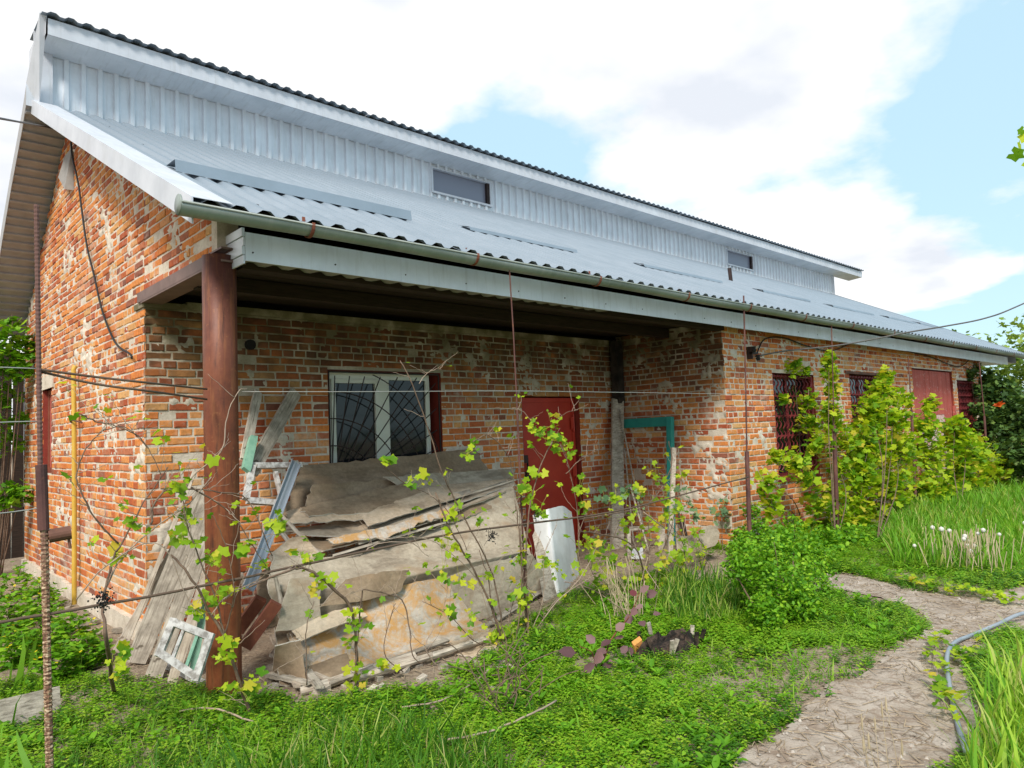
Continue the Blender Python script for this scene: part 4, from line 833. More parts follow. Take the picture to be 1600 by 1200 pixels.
plank(GP(300, 1050), A(342, 815, -.7), .09, .03, M_board, 'dark grey plank just behind the sash', name='leaning_plank')
plank(GP(182, 1022), A(298, 810, -.45), .06, .028, M_boardlt, 'narrow bleached plank, leftmost of the leaning ones', name='leaning_plank')
plank(GP(190, 1028), A(305, 735, -.45), .035, .03, M_boardlt, 'thin pale lath on the edge of the leaning planks', name='lath')
plank(GP(300, 1060), A(322, 930, -1.2), .05, .03, M_greenp, 'green painted lath just left of the column foot', name='lath')
plank(A(382, 718, -.42), A(403, 612, -.05), .085, .025, M_board, 'short upright board against the wall right of the column', hint=(0, -1, 0), name='wall_board', group='boards against the porch wall')
plank(A(392, 738, -.40), A(462, 612, -.04), .135, .03, M_board, 'wide knotty board slanting against the porch wall', hint=(0, -1, 0), name='wall_board', group='boards against the porch wall')
plank(A(384, 735, -.50), A(396, 682, -.36), .07, .05, M_greenp, 'mint green painted block end beside the column', hint=(0, -1, .2), name='painted_block', cat='block', group=None)
plank(A(385, 765, -.55), A(398, 726, -.45), .04, .03, M_board, 'grey stub below the mint green block', hint=(0, -1, .2), name='plank')
for k, (a_, b_, w_2, mt_) in enumerate((((440, 806, -.9), (498, 866, -1.25), .03, 0), ((428, 818, -.95), (468, 866, -1.2), .035, 1), ((446, 842, -1.0), (505, 862, -1.2), .02, 0), ((425, 872, -1.38), (640, 876, -1.43), .022, 0), ((560, 850, -1.18), (700, 806, -1.14), .018, 1), ((520, 868, -1.2), (700, 815, -1.12), .02, 0), ((640, 800, -.95), (805, 750, -.85), .018, 0), ((430, 900, -1.66), (446, 970, -1.66), .03, 1), ((690, 778, -.8), (735, 768, -.85), .05, 1))):
    plank(A(*a_), A(*b_), w_2, .012, (M_boardlt, M_board)[mt_], ['splintered strip sticking out left of the stack', 'lower splintered strip left of the stack', 'short broken strip between two stack sheets', 'long pale batten on top of the sagging dark sheet', 'grey strip along the middle of the stack', 'pale edge strip under the middle sheets', 'pale splintered strip along the stack top at right', 'short upright strip at the left end of the sagging sheet', 'brown wood chip lying on the stack'][k], name='broken_strip', cat='wood strip', group='broken strips on the stack')
for k, (rows, mt_, lab) in enumerate((([[(560, 800, -.8), (660, 770, -.75), (700, 762, -.7)], [(575, 822, -1.0), (660, 795, -.98), (722, 775, -.9)]], 'M_sheetp', 'small tan offcut in the middle of the stack'), ([[(640, 822, -1.0), (720, 795, -1.0), (795, 768, -.95)], [(655, 832, -1.1), (720, 812, -1.1), (780, 790, -1.05)]], 'M_sheetd', 'dark strip of sheet tucked under the stack at right'),
        ([[(452, 905, -1.68), (500, 900, -1.7)], [(430, 985, -1.75), (500, 985, -1.78)]], 'M_sheet', 'narrow offcut leaning at the left end of the sagging sheet'), ([[(700, 1000, 'g'), (740, 985, 'g'), (790, 985, 'g')], [(710, 1025, 'g'), (745, 1030, 'g'), (775, 1015, 'g')]], 'M_sheetp', 'curled tan sheet lying at the foot of the pale sheet'), ([[(430, 1010, -1.9), (470, 1000, -1.95)], [(425, 1060, 'g'), (480, 1078, 'g')]], 'M_sheetd', 'broken piece of brown sheet by the rusty tubes'))):
    loft('scrap_sheet', rows, .009, globals()[mt_], lab, 'sheet', SG, seed=30+k, warp=.02, jag=.02)
for k, (rows, mt_, lab) in enumerate((([[(470, 792, -.62), (560, 772, -.6), (640, 752, -.6)], [(480, 806, -.8), (570, 800, -.82), (665, 776, -.8)]], 'M_sheetd', 'dark flat offcut near the top of the stack'), ([[(512, 842, -1.15), (600, 824, -1.12), (700, 792, -1.05)], [(520, 850, -1.2), (610, 838, -1.2), (712, 800, -1.15)]], 'M_sheetl', 'rust stained strip of sheet in the middle stack'),
        ([[(600, 745, -.48), (700, 738, -.48), (806, 732, -.46)], [(640, 770, -.66), (720, 762, -.66), (800, 748, -.6)]], 'M_sheet', 'greyish torn sheet end poking out at the upper right'), ([[(420, 868, -1.3), (452, 842, -1.2), (476, 836, -1.15)], [(432, 898, -1.5), (470, 880, -1.45), (500, 870, -1.4)]], 'M_sheetp', 'tan broken corner sticking out at the left of the stack'),
        ([[(540, 905, -1.72), (600, 892, -1.74), (640, 890, -1.72)], [(500, 948, -1.78), (560, 940, -1.8), (625, 925, -1.78)]], 'M_sheetd', 'curled brown scrap lying on the sagging sheet'), ([[(455, 985, -1.75), (520, 955, -1.78), (560, 945, -1.76)], [(470, 1002, -1.85), (530, 975, -1.88), (575, 962, -1.86)]], 'M_sheetp', 'tan strip along the upper edge of the lichen sheet'))):
    loft('scrap_sheet', rows, .010, globals()[mt_], lab, 'sheet', SG, seed=50+k, warp=.02, jag=.03)
# old ladder-like sash on top left of the pile
t = empty('old_frame', tuple(A(430, 790, -.55)), 'old grey timber frame lying between column and silver stud', 'frame')
for a_, b_, w_2 in (((392, 728, -.45), (470, 727, -.35), .05), ((386, 782, -.62), (436, 786, -.6), .05), ((394, 728, -.46), (384, 780, -.62), .05), ((430, 738, -.42), (441, 782, -.55), .03)):
    q = MB(); q.bar(A(*a_), A(*b_), w_2, .05, (0, -1, .3)); q.build('rail', M_bluewood, t)
# silver C stud
t0, t1 = A(462, 722, -.40), A(387, 920, -1.35); t = empty('metal_stud', tuple((t0+t1)/2), 'long galvanised metal stud slanting down to the column', 'metal stud')
dd = (t1-t0).normalized(); sd = dd.cross(Vector((0, -1, .3))).normalized(); nn = sd.cross(dd)
def cstud(m):
    m.obox((t0+t1)/2, dd*(t1-t0).length/2, sd*.045, nn*.002)
    for s_ in (-1, 1): m.obox((t0+t1)/2+sd*.045*s_+nn*.012*(1 if nn.y < 0 else -1), dd*(t1-t0).length/2, sd*.002, nn*.012)
    m.obox((t0+t1)/2+nn*.004*(1 if nn.y < 0 else -1), dd*(t1-t0).length/2, sd*.008, nn*.003)
part('channel', M_stud, cstud, t)
# rusty square tubes beside the column
for (a_, b_, lab) in (((383, 1010, -1.62), (432, 942, -1.75), 'front one of two rusty square tubes behind the column'), ((372, 985, -1.35), (408, 935, -1.5), 'rear one of two rusty square tubes behind the column')):
    q = MB(); q.bar(A(*a_), A(*b_), .085, .05, (-.2, -1, .1)); tag(q.build('square_tube', M_rustred), lab, 'steel tube', 'rusty square tubes')
# broken sash left of the column foot
def sash(cs, w_2, mat, label, mull):
    P_ = [Vector(c_) for c_ in cs]; c0_ = sum(P_, Vector())/4; t = empty('window_sash', tuple(c0_), label, 'window sash', 'old window sashes')
    h_ = (P_[1]-P_[0]).cross(P_[3]-P_[0]).normalized()
    if h_.dot(CAM-P_[0]) < 0: h_ = -h_
    for i in range(4): q = MB(); q.bar(P_[i], P_[(i+1) % 4], w_2, .035-.002*(i % 2), tuple(h_), w_2/2*(i % 2)); q.build('rail', mat, t)
    for s_ in mull: q = MB(); q.bar(P_[0].lerp(P_[1], s_), P_[3].lerp(P_[2], s_), .02, .02, tuple(h_)); q.build('glazing_bar', M_greenp if s_ > .6 else mat, t)
sash([A(270, 972, -1.75), A(328, 995, -1.95), A(307, 1058, -2.0), A(250, 1020, -1.8)], .045, M_bluewood, 'broken white sash lying against the column foot', (.33, .7))
plank(GP(240, 1040, .05), GP(318, 1075, .03), .04, .03, M_bluewood, 'flaky white strip on the ground under the sash', hint=(0, -1, 1), name='lath')
# split laths under the front sheet
for k, (a_, b_, w_2) in enumerate((((470, 1088), (650, 1036), .06), ((515, 1078), (700, 1015), .035), ((560, 1072), (760, 1010), .045), ((440, 1000), (500, 1092), .06), ((425, 1000), (465, 1085), .05), ((420, 1065), (485, 1085), .05), ((440, 1040), (520, 1075), .03), ((640, 1045), (740, 1020), .03), ((425, 1035), (455, 1000), .05), ((760, 985), (860, 925), .05))):
    plank(GP(*a_, .03+.01*(k % 3)), GP(*b_, .05+.02*(k % 2)), w_2, .02, M_boardlt if k % 2 == 0 else M_board, ['pale split lath along the front edge of the pile', 'thin grey lath under the lichen sheet', 'grey lath running right below the lichen sheet', 'whitish splintered stake pointing at the camera', 'splintered stake beside the rusty tubes', 'short stake by the column foot', 'thin broken lath behind the stakes', 'short lath near the dry earth', 'stub of board under the rusty tubes', 'pale batten at the right foot of the pile'][k], hint=(0, -.5, 1), name='lath', group='laths on the ground by the pile')
# ---- things at the inner corner
M_char2 = simple('sooty_timber', (.012,.01,.009), (.07,.055,.045), .9, sc=7, stops=(.4, .8)).m
q = MB(); q.bar(A(964, 900, -.52), A(965, 625, -.12), .20, .035, (-.3, -1, 0)); tag(q.build('leaning_plank', M_board), 'wide upright grey plank in the inner corner of the porch', 'plank')
q = MB(); q.bar(Vector((6.36, -.10, 2.0)), Vector((6.36, -.10, 2.92)), .14, .12, (0, -1, 0)); tag(q.build('duct_post', M_char2), 'black sooty post end above the corner plank', 'post')
t = empty('door_frame', (6.38, -.9, 0), 'turquoise painted timber door frame leaning on the return wall', 'door frame')
fa_ = at(976, 662, x=6.40); fb_ = at(1048, 658, x=6.36); fd = at(1050, 880, x=6.28)
q = MB(); q.bar(fa_, fb_, .13, .06, (-1, 0, 0)); q.build('head', M_teal, t)
q = MB(); q.bar(fb_+Vector((-.01, 0, .06)), fd, .075, .08, (-1, 0, 0)); q.build('jamb', M_teal, t)
q = MB(); q.bar(A(1046, 905, -1.45), A(1053, 700, -1.2), .06, .03, (-.5, -1, 0)); tag(q.build('lath', M_boardlt), 'pale stake in front of the turquoise jamb', 'stake')
for a_, b_, lab in (((968, 640, -.2), (1010, 850, -.7), 'thin grey pole right of the corner plank'), ((976, 700, -.3), (990, 850, -.6), 'shorter dark pole behind the corner plank'), ((1016, 870, -1.1), (985, 760, -.8), 'crooked pale stick near the inner corner')):
    wire('pole', [A(*a_), A(*b_)], .013, M_board, lab, 'pole', 'poles in the inner corner')
for k in range(5):
    q = MB(); q.bar(A(1060+k*5, 800+k*2, -1.0+.02*k), A(1076+k*7, 880, -1.25+.02*k), .022, .02, (-.5, -1, 0)); tag(q.build('slat', M_grille), ['leftmost', 'second from the left', 'middle', 'second from the right', 'rightmost'][k]+' black slat of the bundle leaning at the return wall', 'slat', 'black slats leaning at the return wall')
loft('curved_panel', [[(833, 805, -1.15), (856, 795, -1.30), (880, 790, -1.15), (893, 800, -.95)], [(848, 925, -1.4), (872, 930, -1.62), (888, 920, -1.45), (905, 898, -1.1)]], .006, M_white, 'white curved plastic panel standing in front of the red door', 'panel', None, seed=21, warp=.004, jag=.002)
loft('scrap_sheet', [[(832, 835, -1.2), (850, 800, -1.15)], [(850, 945, -1.7), (872, 930, -1.6)]], .01, M_board, 'grey narrow sheet left of the white curved panel', 'sheet', None, seed=22)
t = empty('wooden_crate', tuple(A(1008, 880, -.8)), 'small open crate of grey boards beside the corner plank', 'crate')
for a_, b_, w_2 in (((982, 826, -.9), (984, 905, -1.05), .05), ((1034, 826, -.95), (1032, 905, -1.1), .09), ((984, 826, -.9), (1036, 824, -.95), .05)):
    q = MB(); q.bar(A(*a_), A(*b_), w_2, .02, (-.3, -1, .1)); q.build('board', M_board, t)
loft('white_rag', [[(988, 858, -1.0), (1004, 855, -1.05)], [(986, 872, -1.15), (1006, 874, -1.2)]], .01, M_white, 'crumpled white rag inside the small crate', 'rag', None, seed=23, warp=.04)
m = MB(); c_ = at(1108, 838, y=-2.0); m.tube([c_+Vector((0, .02, 0)), c_+Vector((-.02, -.02, 0))], .13, 14, wob=.12); tag(m.build('round_lid', M_sheet), 'round grey cement lid leaning at the corner of the front wall', 'lid')
loft('scrap_sheet', [[(1058, 840, -1.3), (1080, 835, -1.3), (1100, 845, -1.3)], [(1062, 880, -1.5), (1085, 882, -1.5), (1105, 880, -1.5)]], .02, M_sheet, 'small grey slab under the black slats', 'sheet', None, seed=24)
# old stump, brick shard
t = empty('rotten_stump', tuple(G(1040, 1010)), 'blackened rotten stump with torn bark, sunk in the ground cover', 'stump')
cs_ = G(1045, 1012)
def stump(m):
    n = 30; v = []
    for zz_, r0 in ((-.05, .26), (.03, .24), (.07, .21), (.05, .17), (.01, .15)):
        for k in range(n):
            an = 2*math.pi*k/n; rr = r0*(1+.18*math.sin(3*an+zz_*9)+random.uniform(-.08, .08)); v.append(cs_+Vector((rr*1.25*math.cos(an), rr*.62*math.sin(an), zz_+(random.uniform(-.04, .05) if .05 < zz_ else 0))))
    f = [(i*n+k, i*n+(k+1) % n, (i+1)*n+(k+1) % n, (i+1)*n+k) for i in range(4) for k in range(n)]; m.add(v, f); m.add([cs_+Vector((.2*math.cos(a_/12*6.283), .13*math.sin(a_/12*6.283), .03)) for a_ in range(12)], [tuple(range(12))])
M_char = simple('charred_wood', (.015,.012,.01), (.12,.08,.06), .95, sc=18, stops=(.45, .75)).m
part('bark', M_char, stump, t)
for k in range(9): q = MB(); an = random.uniform(0, 6.28); c2 = cs_+Vector((.28*math.cos(an), .2*math.sin(an), .02)); q.bar(c2, c2+Vector((random.uniform(-.05, .05), random.uniform(-.05, .05), random.uniform(.06, .14))), .03, .012, (-.5, -1, .2)); q.build('splinter', M_board if k % 2 else M_char, t)
m = MB(); c_ = G(997, 1022)+Vector((0, 0, .05)); m.obox(c_, Vector((.035, -.01, .015)), Vector((.005, .015, .01)), Vector((-.02, -.01, .055))); tag(m.build('brick_shard', simple('orange_brick', (.55,.24,.06), (.68,.33,.10), .8, sc=14).m), 'orange brick fragment beside the rotten stump', 'brick fragment')
# ================================================================== vegetation
def leaf_tpl(kind='grape'):
    if kind == 'grape':
        rr = [.40, .70, .58, .88, .70, 1.0, .70, .88, .58, .70, .40]; an = [-150, -118, -78, -50, -22, 0, 22, 50, 78, 118, 150]
        v = [(0, 0, .0)]+[(math.cos(math.radians(a_))*r, math.sin(math.radians(a_))*r, .10*r*r-.12*(abs(math.sin(math.radians(a_)*2.5))*r)) for r, a_ in zip(rr, an)]
        f = [(0, i, i+1) for i in range(1, 11)]
    elif kind == 'oval':
        v = [(0, 0, 0), (.35, .30, .06), (.75, .26, .03), (1, 0, -.08), (.75, -.26, .03), (.35, -.30, .06)]; f = [(0, 3, 2), (0, 2, 1), (0, 4, 3), (0, 5, 4)]
        v = np.array(v)*1.0
        return v, np.array(f)
    elif kind == 'sprig':
        v, f = [], []
        for k in range(7):
            a_ = k*2.4; h = .15+.13*k; L_ = .55-.04*k; ca, sa = math.cos(a_), math.sin(a_); b = len(v)
            for (x, y, z) in ((0, 0, 0), (.5, .26, .08), (1, 0, .02), (.5, -.26, .08)): v.append(((x*ca-y*sa)*L_, (x*sa+y*ca)*L_, h+z*L_))
            f.append((b, b+3, b+2, b+1))
        return np.array(v), np.array(f)
    elif kind == 'blade':
        v = [(-.012, 0, 0), (.012, 0, 0), (.011, .05, .38), (-.011, .05, .38), (.008, .17, .72), (-.008, .17, .72), (.001, .38, .96), (-.001, .38, .96)]
        return np.array(v), np.array([(0, 1, 2, 3), (3, 2, 4, 5), (5, 4, 6, 7)])
    elif kind == 'twig':
        v = [(0, -.02, 0), (1, -.012, 0), (1, .012, .01), (0, .02, .02)]; return np.array(v), np.array([(0, 1, 2, 3)])
    elif kind == 'petal':
        v = [(0, 0, 0)]+[(math.cos(k*math.pi/4)*(1 if k % 2 else .55), math.sin(k*math.pi/4)*(1 if k % 2 else .55), .1) for k in range(8)]
        return np.array(v), np.array([(0, k+1, (k+1) % 8+1) for k in range(8)])
    return np.array(v), np.array(f)
GRAPE, OVAL, SPRIG, BLADE, TWIG, PETAL = [leaf_tpl(k) for k in ('grape', 'oval', 'sprig', 'blade', 'twig', 'petal')]
def leaf_meshes(tpl, mat, nm):
    o = []
    for k in range(3):
        V = np.array(tpl[0])*1.0; V[:, 2] += RNG.normal(0, .05, len(V)); V[:, 1] *= 1+.12*(k-1)
        o.append(np_mesh(nm, V, np.array(tpl[1]), mat))
    return o
LM_V = leaf_meshes(GRAPE, M_vleaf, 'leaf'); LM_D = leaf_meshes(GRAPE, M_blleaf, 'leaf'); LM_P = leaf_meshes((np.array([(0,0,0),(.3,.38,.05),(.75,.34,0),(1.1,0,-.1),(.75,-.34,0),(.3,-.38,.05)]), np.array([(0,1,2),(0,2,3),(0,3,4),(0,4,5)])), M_purple, 'leaf')
LM_DL = leaf_meshes(GRAPE, M_gleaf, 'leaf')
def put_leaf(me, p, s_, parent, R3=None, tilt=1.15):
    o = bpy.data.objects.new('leaf', me[random.randrange(3)]); COL.objects.link(o)
    off = Vector((0, 0, 0)); q = parent
    while q is not None: off += Vector(q.location); q = q.parent
    Mx = Matrix(R3 if R3 is not None else rots(1, tilt)[0]).to_4x4(); o.parent = parent
    o.rotation_euler = Mx.to_euler(); o.location = Vector(p)-off; o.scale = (s_,)*3; return o
def face_cam(n, spread=.9):
    """leaves of a wall of foliage: outward-ish (towards -Y and the sky) with scatter"""
    M_ = rots(n, 1.3); return M_
def blob_points(blobs, surf=.55):
    P = []
    for (c, r, n) in blobs:
        c = np.array(c); r = np.array(r if hasattr(r, '__len__') else (r, r, r), float)
        d = RNG.normal(size=(n, 3)); d /= np.linalg.norm(d, axis=1)[:, None]; u = surf+(1-surf)*RNG.random(n); u *= (.82+.36*fbm(d[:, 0]*2.2+c[0]*3, d[:, 1]*2.2+d[:, 2]*2.7+c[2]*3, 5, 2))
        P.append(c+d*u[:, None]*r)
    return np.concatenate(P)
def plant_leaves(parent, P, size, tpl, mat, meshes, nobj, tilt=1.2, jit=.35):
    """nearest-looking nobj leaves are objects of their own, the rest one piece"""
    sc = size*(1+jit*(RNG.random(len(P))-.5)*2); Rm = rots(len(P), tilt)
    pr = np.array([proj(p)[2] for p in P]); vis = (pr > .3); order = np.argsort(np.where(vis, pr/sc, 1e9)); big = order[:nobj]; rest = order[nobj:]
    for i in big: put_leaf(meshes, P[i], sc[i], parent, Rm[i])
    if len(rest): scatter('foliage', tpl[0], tpl[1], P[rest], Rm[rest], sc[rest], mat, parent)
def stems(parent, mat, paths, name='stem'):
    m = MB()
    for pts, r0, r1 in paths:
        c = curve(pts, 5, .004); n = len(c); m.tube(c, [r0+(r1-r0)*i/(n-1) for i in range(n)], 6, wob=.12)
    return m.build(name, mat, parent, True)
# ---- foreground grapevines: cane polylines (u, v, depth plane) and leaf clusters (u, v, count, spread)
def vine(label, canes, clusters, mat=M_bark, y=TY, size=.046, base=None, leafm_=None, group='young grapevines on the trellis', cat='grapevine', name='grapevine'):
    C = []
    for c in canes:
        r0, r1 = (c[0] if isinstance(c[0], tuple) and len(c[0]) == 2 and isinstance(c[0][0], float) else (.006, .003)); pts = c[1:] if isinstance(c[0][0], float) else c
        W_ = []
        for q in pts:
            yy = q[2] if len(q) > 2 else y
            W_.append(G(q[0], q[1])-Vector((0, 0, .03)) if yy == 'g' else at(q[0], q[1], y=yy+random.uniform(-.03, .03)))
        C.append((W_, r0, r1))
    b0 = C[0][0][0]; t = empty(name, (b0.x, b0.y, 0), label, cat, group)
    offs = []
    for (W_, r0, r1) in C:
        cv = curve(W_, 6)
        for p, q in zip(cv[2:-1], cv[3:]):
            if random.random() < .38:
                d = (q-p).normalized(); e = (d*random.uniform(-.3, .8)+Vector((random.gauss(0, .7), random.gauss(0, .35), random.uniform(-.1, 1.0)))).normalized(); L_ = random.uniform(.05, .26)
                tip = p+e*L_+Vector((0, 0, .02)); offs.append(([p, p+e*L_*.5+Vector((random.gauss(0, .012), 0, .01)), tip], .002, .001))
                if random.random() < .45:
                    for _ in range(random.choice([1, 2, 3])): put_leaf(leafm_ or LM_V, tip+Vector([random.gauss(0, .018) for _ in range(3)]), size*random.uniform(.45, .95), t)
    if offs: tag(stems(t, M_barklt, offs, 'side_shoots'), kind='stuff')
    for k, (W_, r0, r1) in enumerate(C): stems(t, mat if k % 3 != 2 else M_barklt, [(W_, r0, r1)], 'cane')
    for (u, v, n, sp, *yy) in clusters:
        c = at(u, v, y=(yy[0] if yy else y)); pxm = FPX/proj(c)[2]; q = MB(); 
        for k in range(int(n*1.35)+1):
            p = c+Vector((random.gauss(0, sp/pxm*.75), random.gauss(0, .03), random.gauss(0, sp/pxm*.8))); s_ = size*random.choice([.35, .5, .7, .9, 1.05, 1.3])
            Rm = np.array((Vector((0, 0, 1)).rotation_difference((CAM-p).normalized().lerp(Vector((0, 0, 1)), random.uniform(.0, .9)).normalized()).to_matrix()))@rots(1, .75)[0]
            put_leaf(leafm_ or LM_V, p, s_, t, Rm)
            q.tube([c+Vector((0, 0, -.01)), c.lerp(p, .5)+Vector((0, 0, .006)), p], .0012, 3)
        q.build('petiole', M_vstem, t)
    return t
M_vstem = simple('green_petiole', (.25,.28,.05), (.40,.36,.10), .7, bump=0).m
vine('young vine climbing from the left end of the low bar beside the gable corner',
  [((.014, .008), (178, 1080, 'g'), (168, 1010), (160, 945)), ((.006, .003), (162, 930), (178, 870), (190, 850), (225, 785), (262, 730)), ((.005, .003), (160, 930), (185, 880), (235, 830), (290, 790), (330, 745)),
   ((.005, .002), (184, 850), (150, 810), (128, 770), (120, 740), (135, 700), (165, 672), (200, 670), (232, 700)), ((.004, .002), (128, 648), (150, 658), (190, 668), (225, 690), (252, 742)), ((.004, .002), (120, 935), (165, 885), (225, 850), (262, 862), (290, 930), (315, 960))],
  [(186, 868, 4, 10), (270, 755, 8, 12), (205, 820, 3, 6), (175, 1035, 8, 14), (195, 1020, 4, 8)])
vine('young vine with long bare canes crossing in front of the column',
  [((.010, .006), (395, 1120, 'g'), (372, 1060), (352, 1000), (330, 960), (300, 905), (268, 868)), ((.005, .003), (352, 1000), (335, 930), (310, 870), (292, 820), (283, 770)), ((.005, .002), (283, 785), (300, 745), (345, 705), (355, 650), (372, 612), (385, 608)),
   ((.006, .003), (236, 820), (240, 790), (262, 765), (300, 765), (340, 768), (385, 780), (410, 830), (425, 868)), ((.005, .002), (300, 762), (360, 800), (385, 838), (416, 885)), ((.004, .002), (330, 960), (350, 935), (385, 915), (430, 900)), ((.004, .002), (345, 1010), (360, 960), (366, 920), (352, 850), (330, 800))],
  [(292, 810, 8, 12), (285, 845, 6, 12), (335, 878, 8, 12), (340, 925, 9, 14), (318, 955, 7, 12), (355, 1008, 9, 14), (340, 1028, 5, 10), (430, 822, 7, 10), (382, 850, 3, 6), (340, 712, 3, 6), (375, 1075, 7, 12), (400, 1068, 6, 12), (440, 830, 5, 8)])
vine('young vine arching up before the middle of the sheet pile',
  [((.012, .006), (552, 1150, 'g'), (556, 1080), (556, 1010), (548, 950), (520, 920), (490, 895), (470, 888), (440, 895), (388, 918)), ((.006, .003), (556, 1040), (560, 985), (566, 930), (575, 922), (628, 938), (640, 985), (648, 1030), (690, 1045)), ((.005, .002), (690, 1050), (665, 1010), (690, 960), (702, 905)),
   ((.004, .002), (480, 1070), (478, 1020), (480, 975), (490, 940)), ((.004, .002), (630, 1050), (600, 1020), (612, 960), (618, 942)), ((.004, .002), (560, 870), (590, 850), (640, 848), (670, 870))],
  [(482, 878, 9, 14), (498, 920, 9, 14), (552, 968, 10, 14), (548, 1005, 4, 8), (556, 1052, 6, 12), (562, 1080, 7, 16), (600, 1035, 4, 10), (490, 965, 2, 6), (575, 1100, 6, 14)])
vine('young vine with a long cane reaching from the pile up to the window',
  [((.011, .006), (800, 1100, 'g'), (790, 1040), (780, 985), (760, 930), (735, 880), (705, 830), (680, 770)), ((.007, .004), (790, 1040), (782, 960), (770, 900), (748, 850), (715, 790), (690, 735), (668, 665), (640, 590), (625, 563)), ((.003, .0015), (655, 600), (665, 585), (680, 577), (690, 578)),
   ((.006, .003), (800, 1050), (812, 960), (815, 900), (813, 820), (808, 760)), ((.005, .002), (740, 690), (762, 680), (785, 700), (800, 730), (806, 800)), ((.004, .002), (780, 990), (760, 950), (745, 905), (700, 860), (655, 840), (600, 842)), ((.005, .002), (830, 1080), (820, 1030), (850, 960), (812, 900)), ((.004, .002), (600, 730), (640, 760), (665, 770), (700, 800), (730, 860))],
  [(600, 722, 5, 8), (655, 745, 8, 14), (730, 707, 8, 12), (748, 812, 4, 10), (705, 812, 7, 12), (700, 850, 7, 12), (692, 885, 8, 14), (718, 905, 9, 14), (735, 960, 5, 10), (770, 990, 10, 16), (782, 1000, 6, 12), (752, 1080, 5, 12), (815, 872, 6, 12), (812, 940, 5, 12), (820, 760, 4, 8), (735, 1045, 5, 12), (810, 985, 5, 10)])
vine('young vine with bright leaves in front of the red door',
  [((.008, .005), (826, 1000, 'g'), (824, 930), (822, 850), (832, 770), (850, 715), (864, 690)), ((.005, .003), (905, 870), (902, 800), (892, 745), (880, 700), (866, 690)), ((.003, .0015), (800, 637), (818, 643), (832, 662)), ((.003, .0015), (870, 655), (885, 645), (902, 641)), ((.004, .002), (885, 740), (905, 720), (940, 700))],
  [(832, 660, 7, 10), (848, 678, 9, 12), (862, 665, 9, 14), (882, 695, 9, 12), (866, 690, 5, 8), (838, 742, 5, 8), (830, 775, 9, 12), (905, 768, 9, 14), (912, 790, 6, 10), (890, 705, 4, 8), (842, 800, 4, 10)])
vine('bare tangled vine rooted right of the pile, with many thin canes',
  [((.009, .005), (838, 1085, 'g'), (826, 1000), (818, 920), (812, 840), (806, 790)), ((.006, .003), (815, 1090, 'g'), (792, 1010), (770, 950), (762, 900), (748, 860)), ((.006, .003), (800, 1070, 'g'), (830, 1000), (862, 950), (905, 905), (935, 850)), ((.005, .002), (820, 1060, 'g'), (790, 1030), (740, 1000), (700, 960), (660, 940)),
   ((.005, .002), (840, 1075, 'g'), (870, 1010), (915, 985), (965, 975)), ((.004, .002), (826, 1000), (850, 930), (850, 870), (870, 820)), ((.004, .002), (790, 1010), (802, 940), (830, 880), (845, 830)), ((.004, .002), (830, 1060), (880, 1110), (930, 1150), (950, 1185, 'g'))],
  [(760, 900, 5, 10), (800, 930, 6, 12), (850, 870, 5, 12), (930, 850, 7, 12), (700, 965, 4, 10), (822, 925, 6, 12), (790, 1010, 6, 12), (760, 1060, 6, 14)])
vine('leafy vine arching between the door and the corner plank',
  [((.010, .006), (985, 985, 'g'), (1005, 920), (1000, 870), (978, 845), (940, 835), (905, 830)), ((.007, .004), (905, 812), (960, 802), (1010, 790), (1040, 750), (1050, 720), (1045, 690)), ((.006, .003), (1005, 800), (1060, 840), (1110, 866), (1180, 880), (1240, 892)), ((.006, .003), (1060, 920), (1070, 870), (1062, 840), (1040, 810)), ((.005, .003), (1078, 912), (1100, 875), (1112, 855)), ((.005, .002), (850, 960), (880, 930), (960, 880), (1010, 860))],
  [(930, 860, 8, 16), (975, 905, 8, 18), (1000, 845, 8, 16), (1055, 920, 10, 18), (1075, 850, 8, 16), (1035, 820, 8, 16), (962, 780, 11, 12), (1042, 770, 11, 16), (1025, 745, 9, 14), (1065, 735, 6, 10), (1060, 800, 7, 12), (1000, 765, 5, 10), (905, 855, 7, 14), (925, 880, 9, 18), (1035, 870, 13, 18), (1042, 900, 12, 18), (1060, 880, 9, 16), (1020, 925, 7, 14), (990, 800, 5, 10), (945, 915, 6, 14), (1070, 895, 6, 14), (870, 890, 6, 14)], y=-2.2)
vine('tangled thicket of thin canes and small leaves before the turquoise frame',
  [((.006, .003), (1020, 940, 'g'), (1030, 880), (1050, 820), (1062, 760)), ((.005, .002), (960, 935, 'g'), (950, 880), (962, 830), (985, 790)), ((.005, .002), (1040, 930, 'g'), (1000, 880), (960, 850), (930, 850)), ((.005, .002), (990, 930, 'g'), (1040, 900), (1085, 850), (1100, 800)), ((.004, .002), (1000, 935, 'g'), (985, 880), (1000, 820), (1020, 780), (1050, 770)), ((.004, .002), (940, 930, 'g'), (920, 880), (905, 840), (915, 800))],
  [(1045, 800, 9, 18), (1015, 820, 8, 18), (975, 820, 8, 16), (1060, 870, 11, 20), (1000, 890, 10, 20), (950, 875, 9, 18), (1085, 830, 8, 16), (1030, 935, 9, 18), (975, 945, 8, 18), (930, 900, 8, 18), (1095, 880, 8, 16), (1050, 950, 8, 18)], y=-2.05, size=.05)
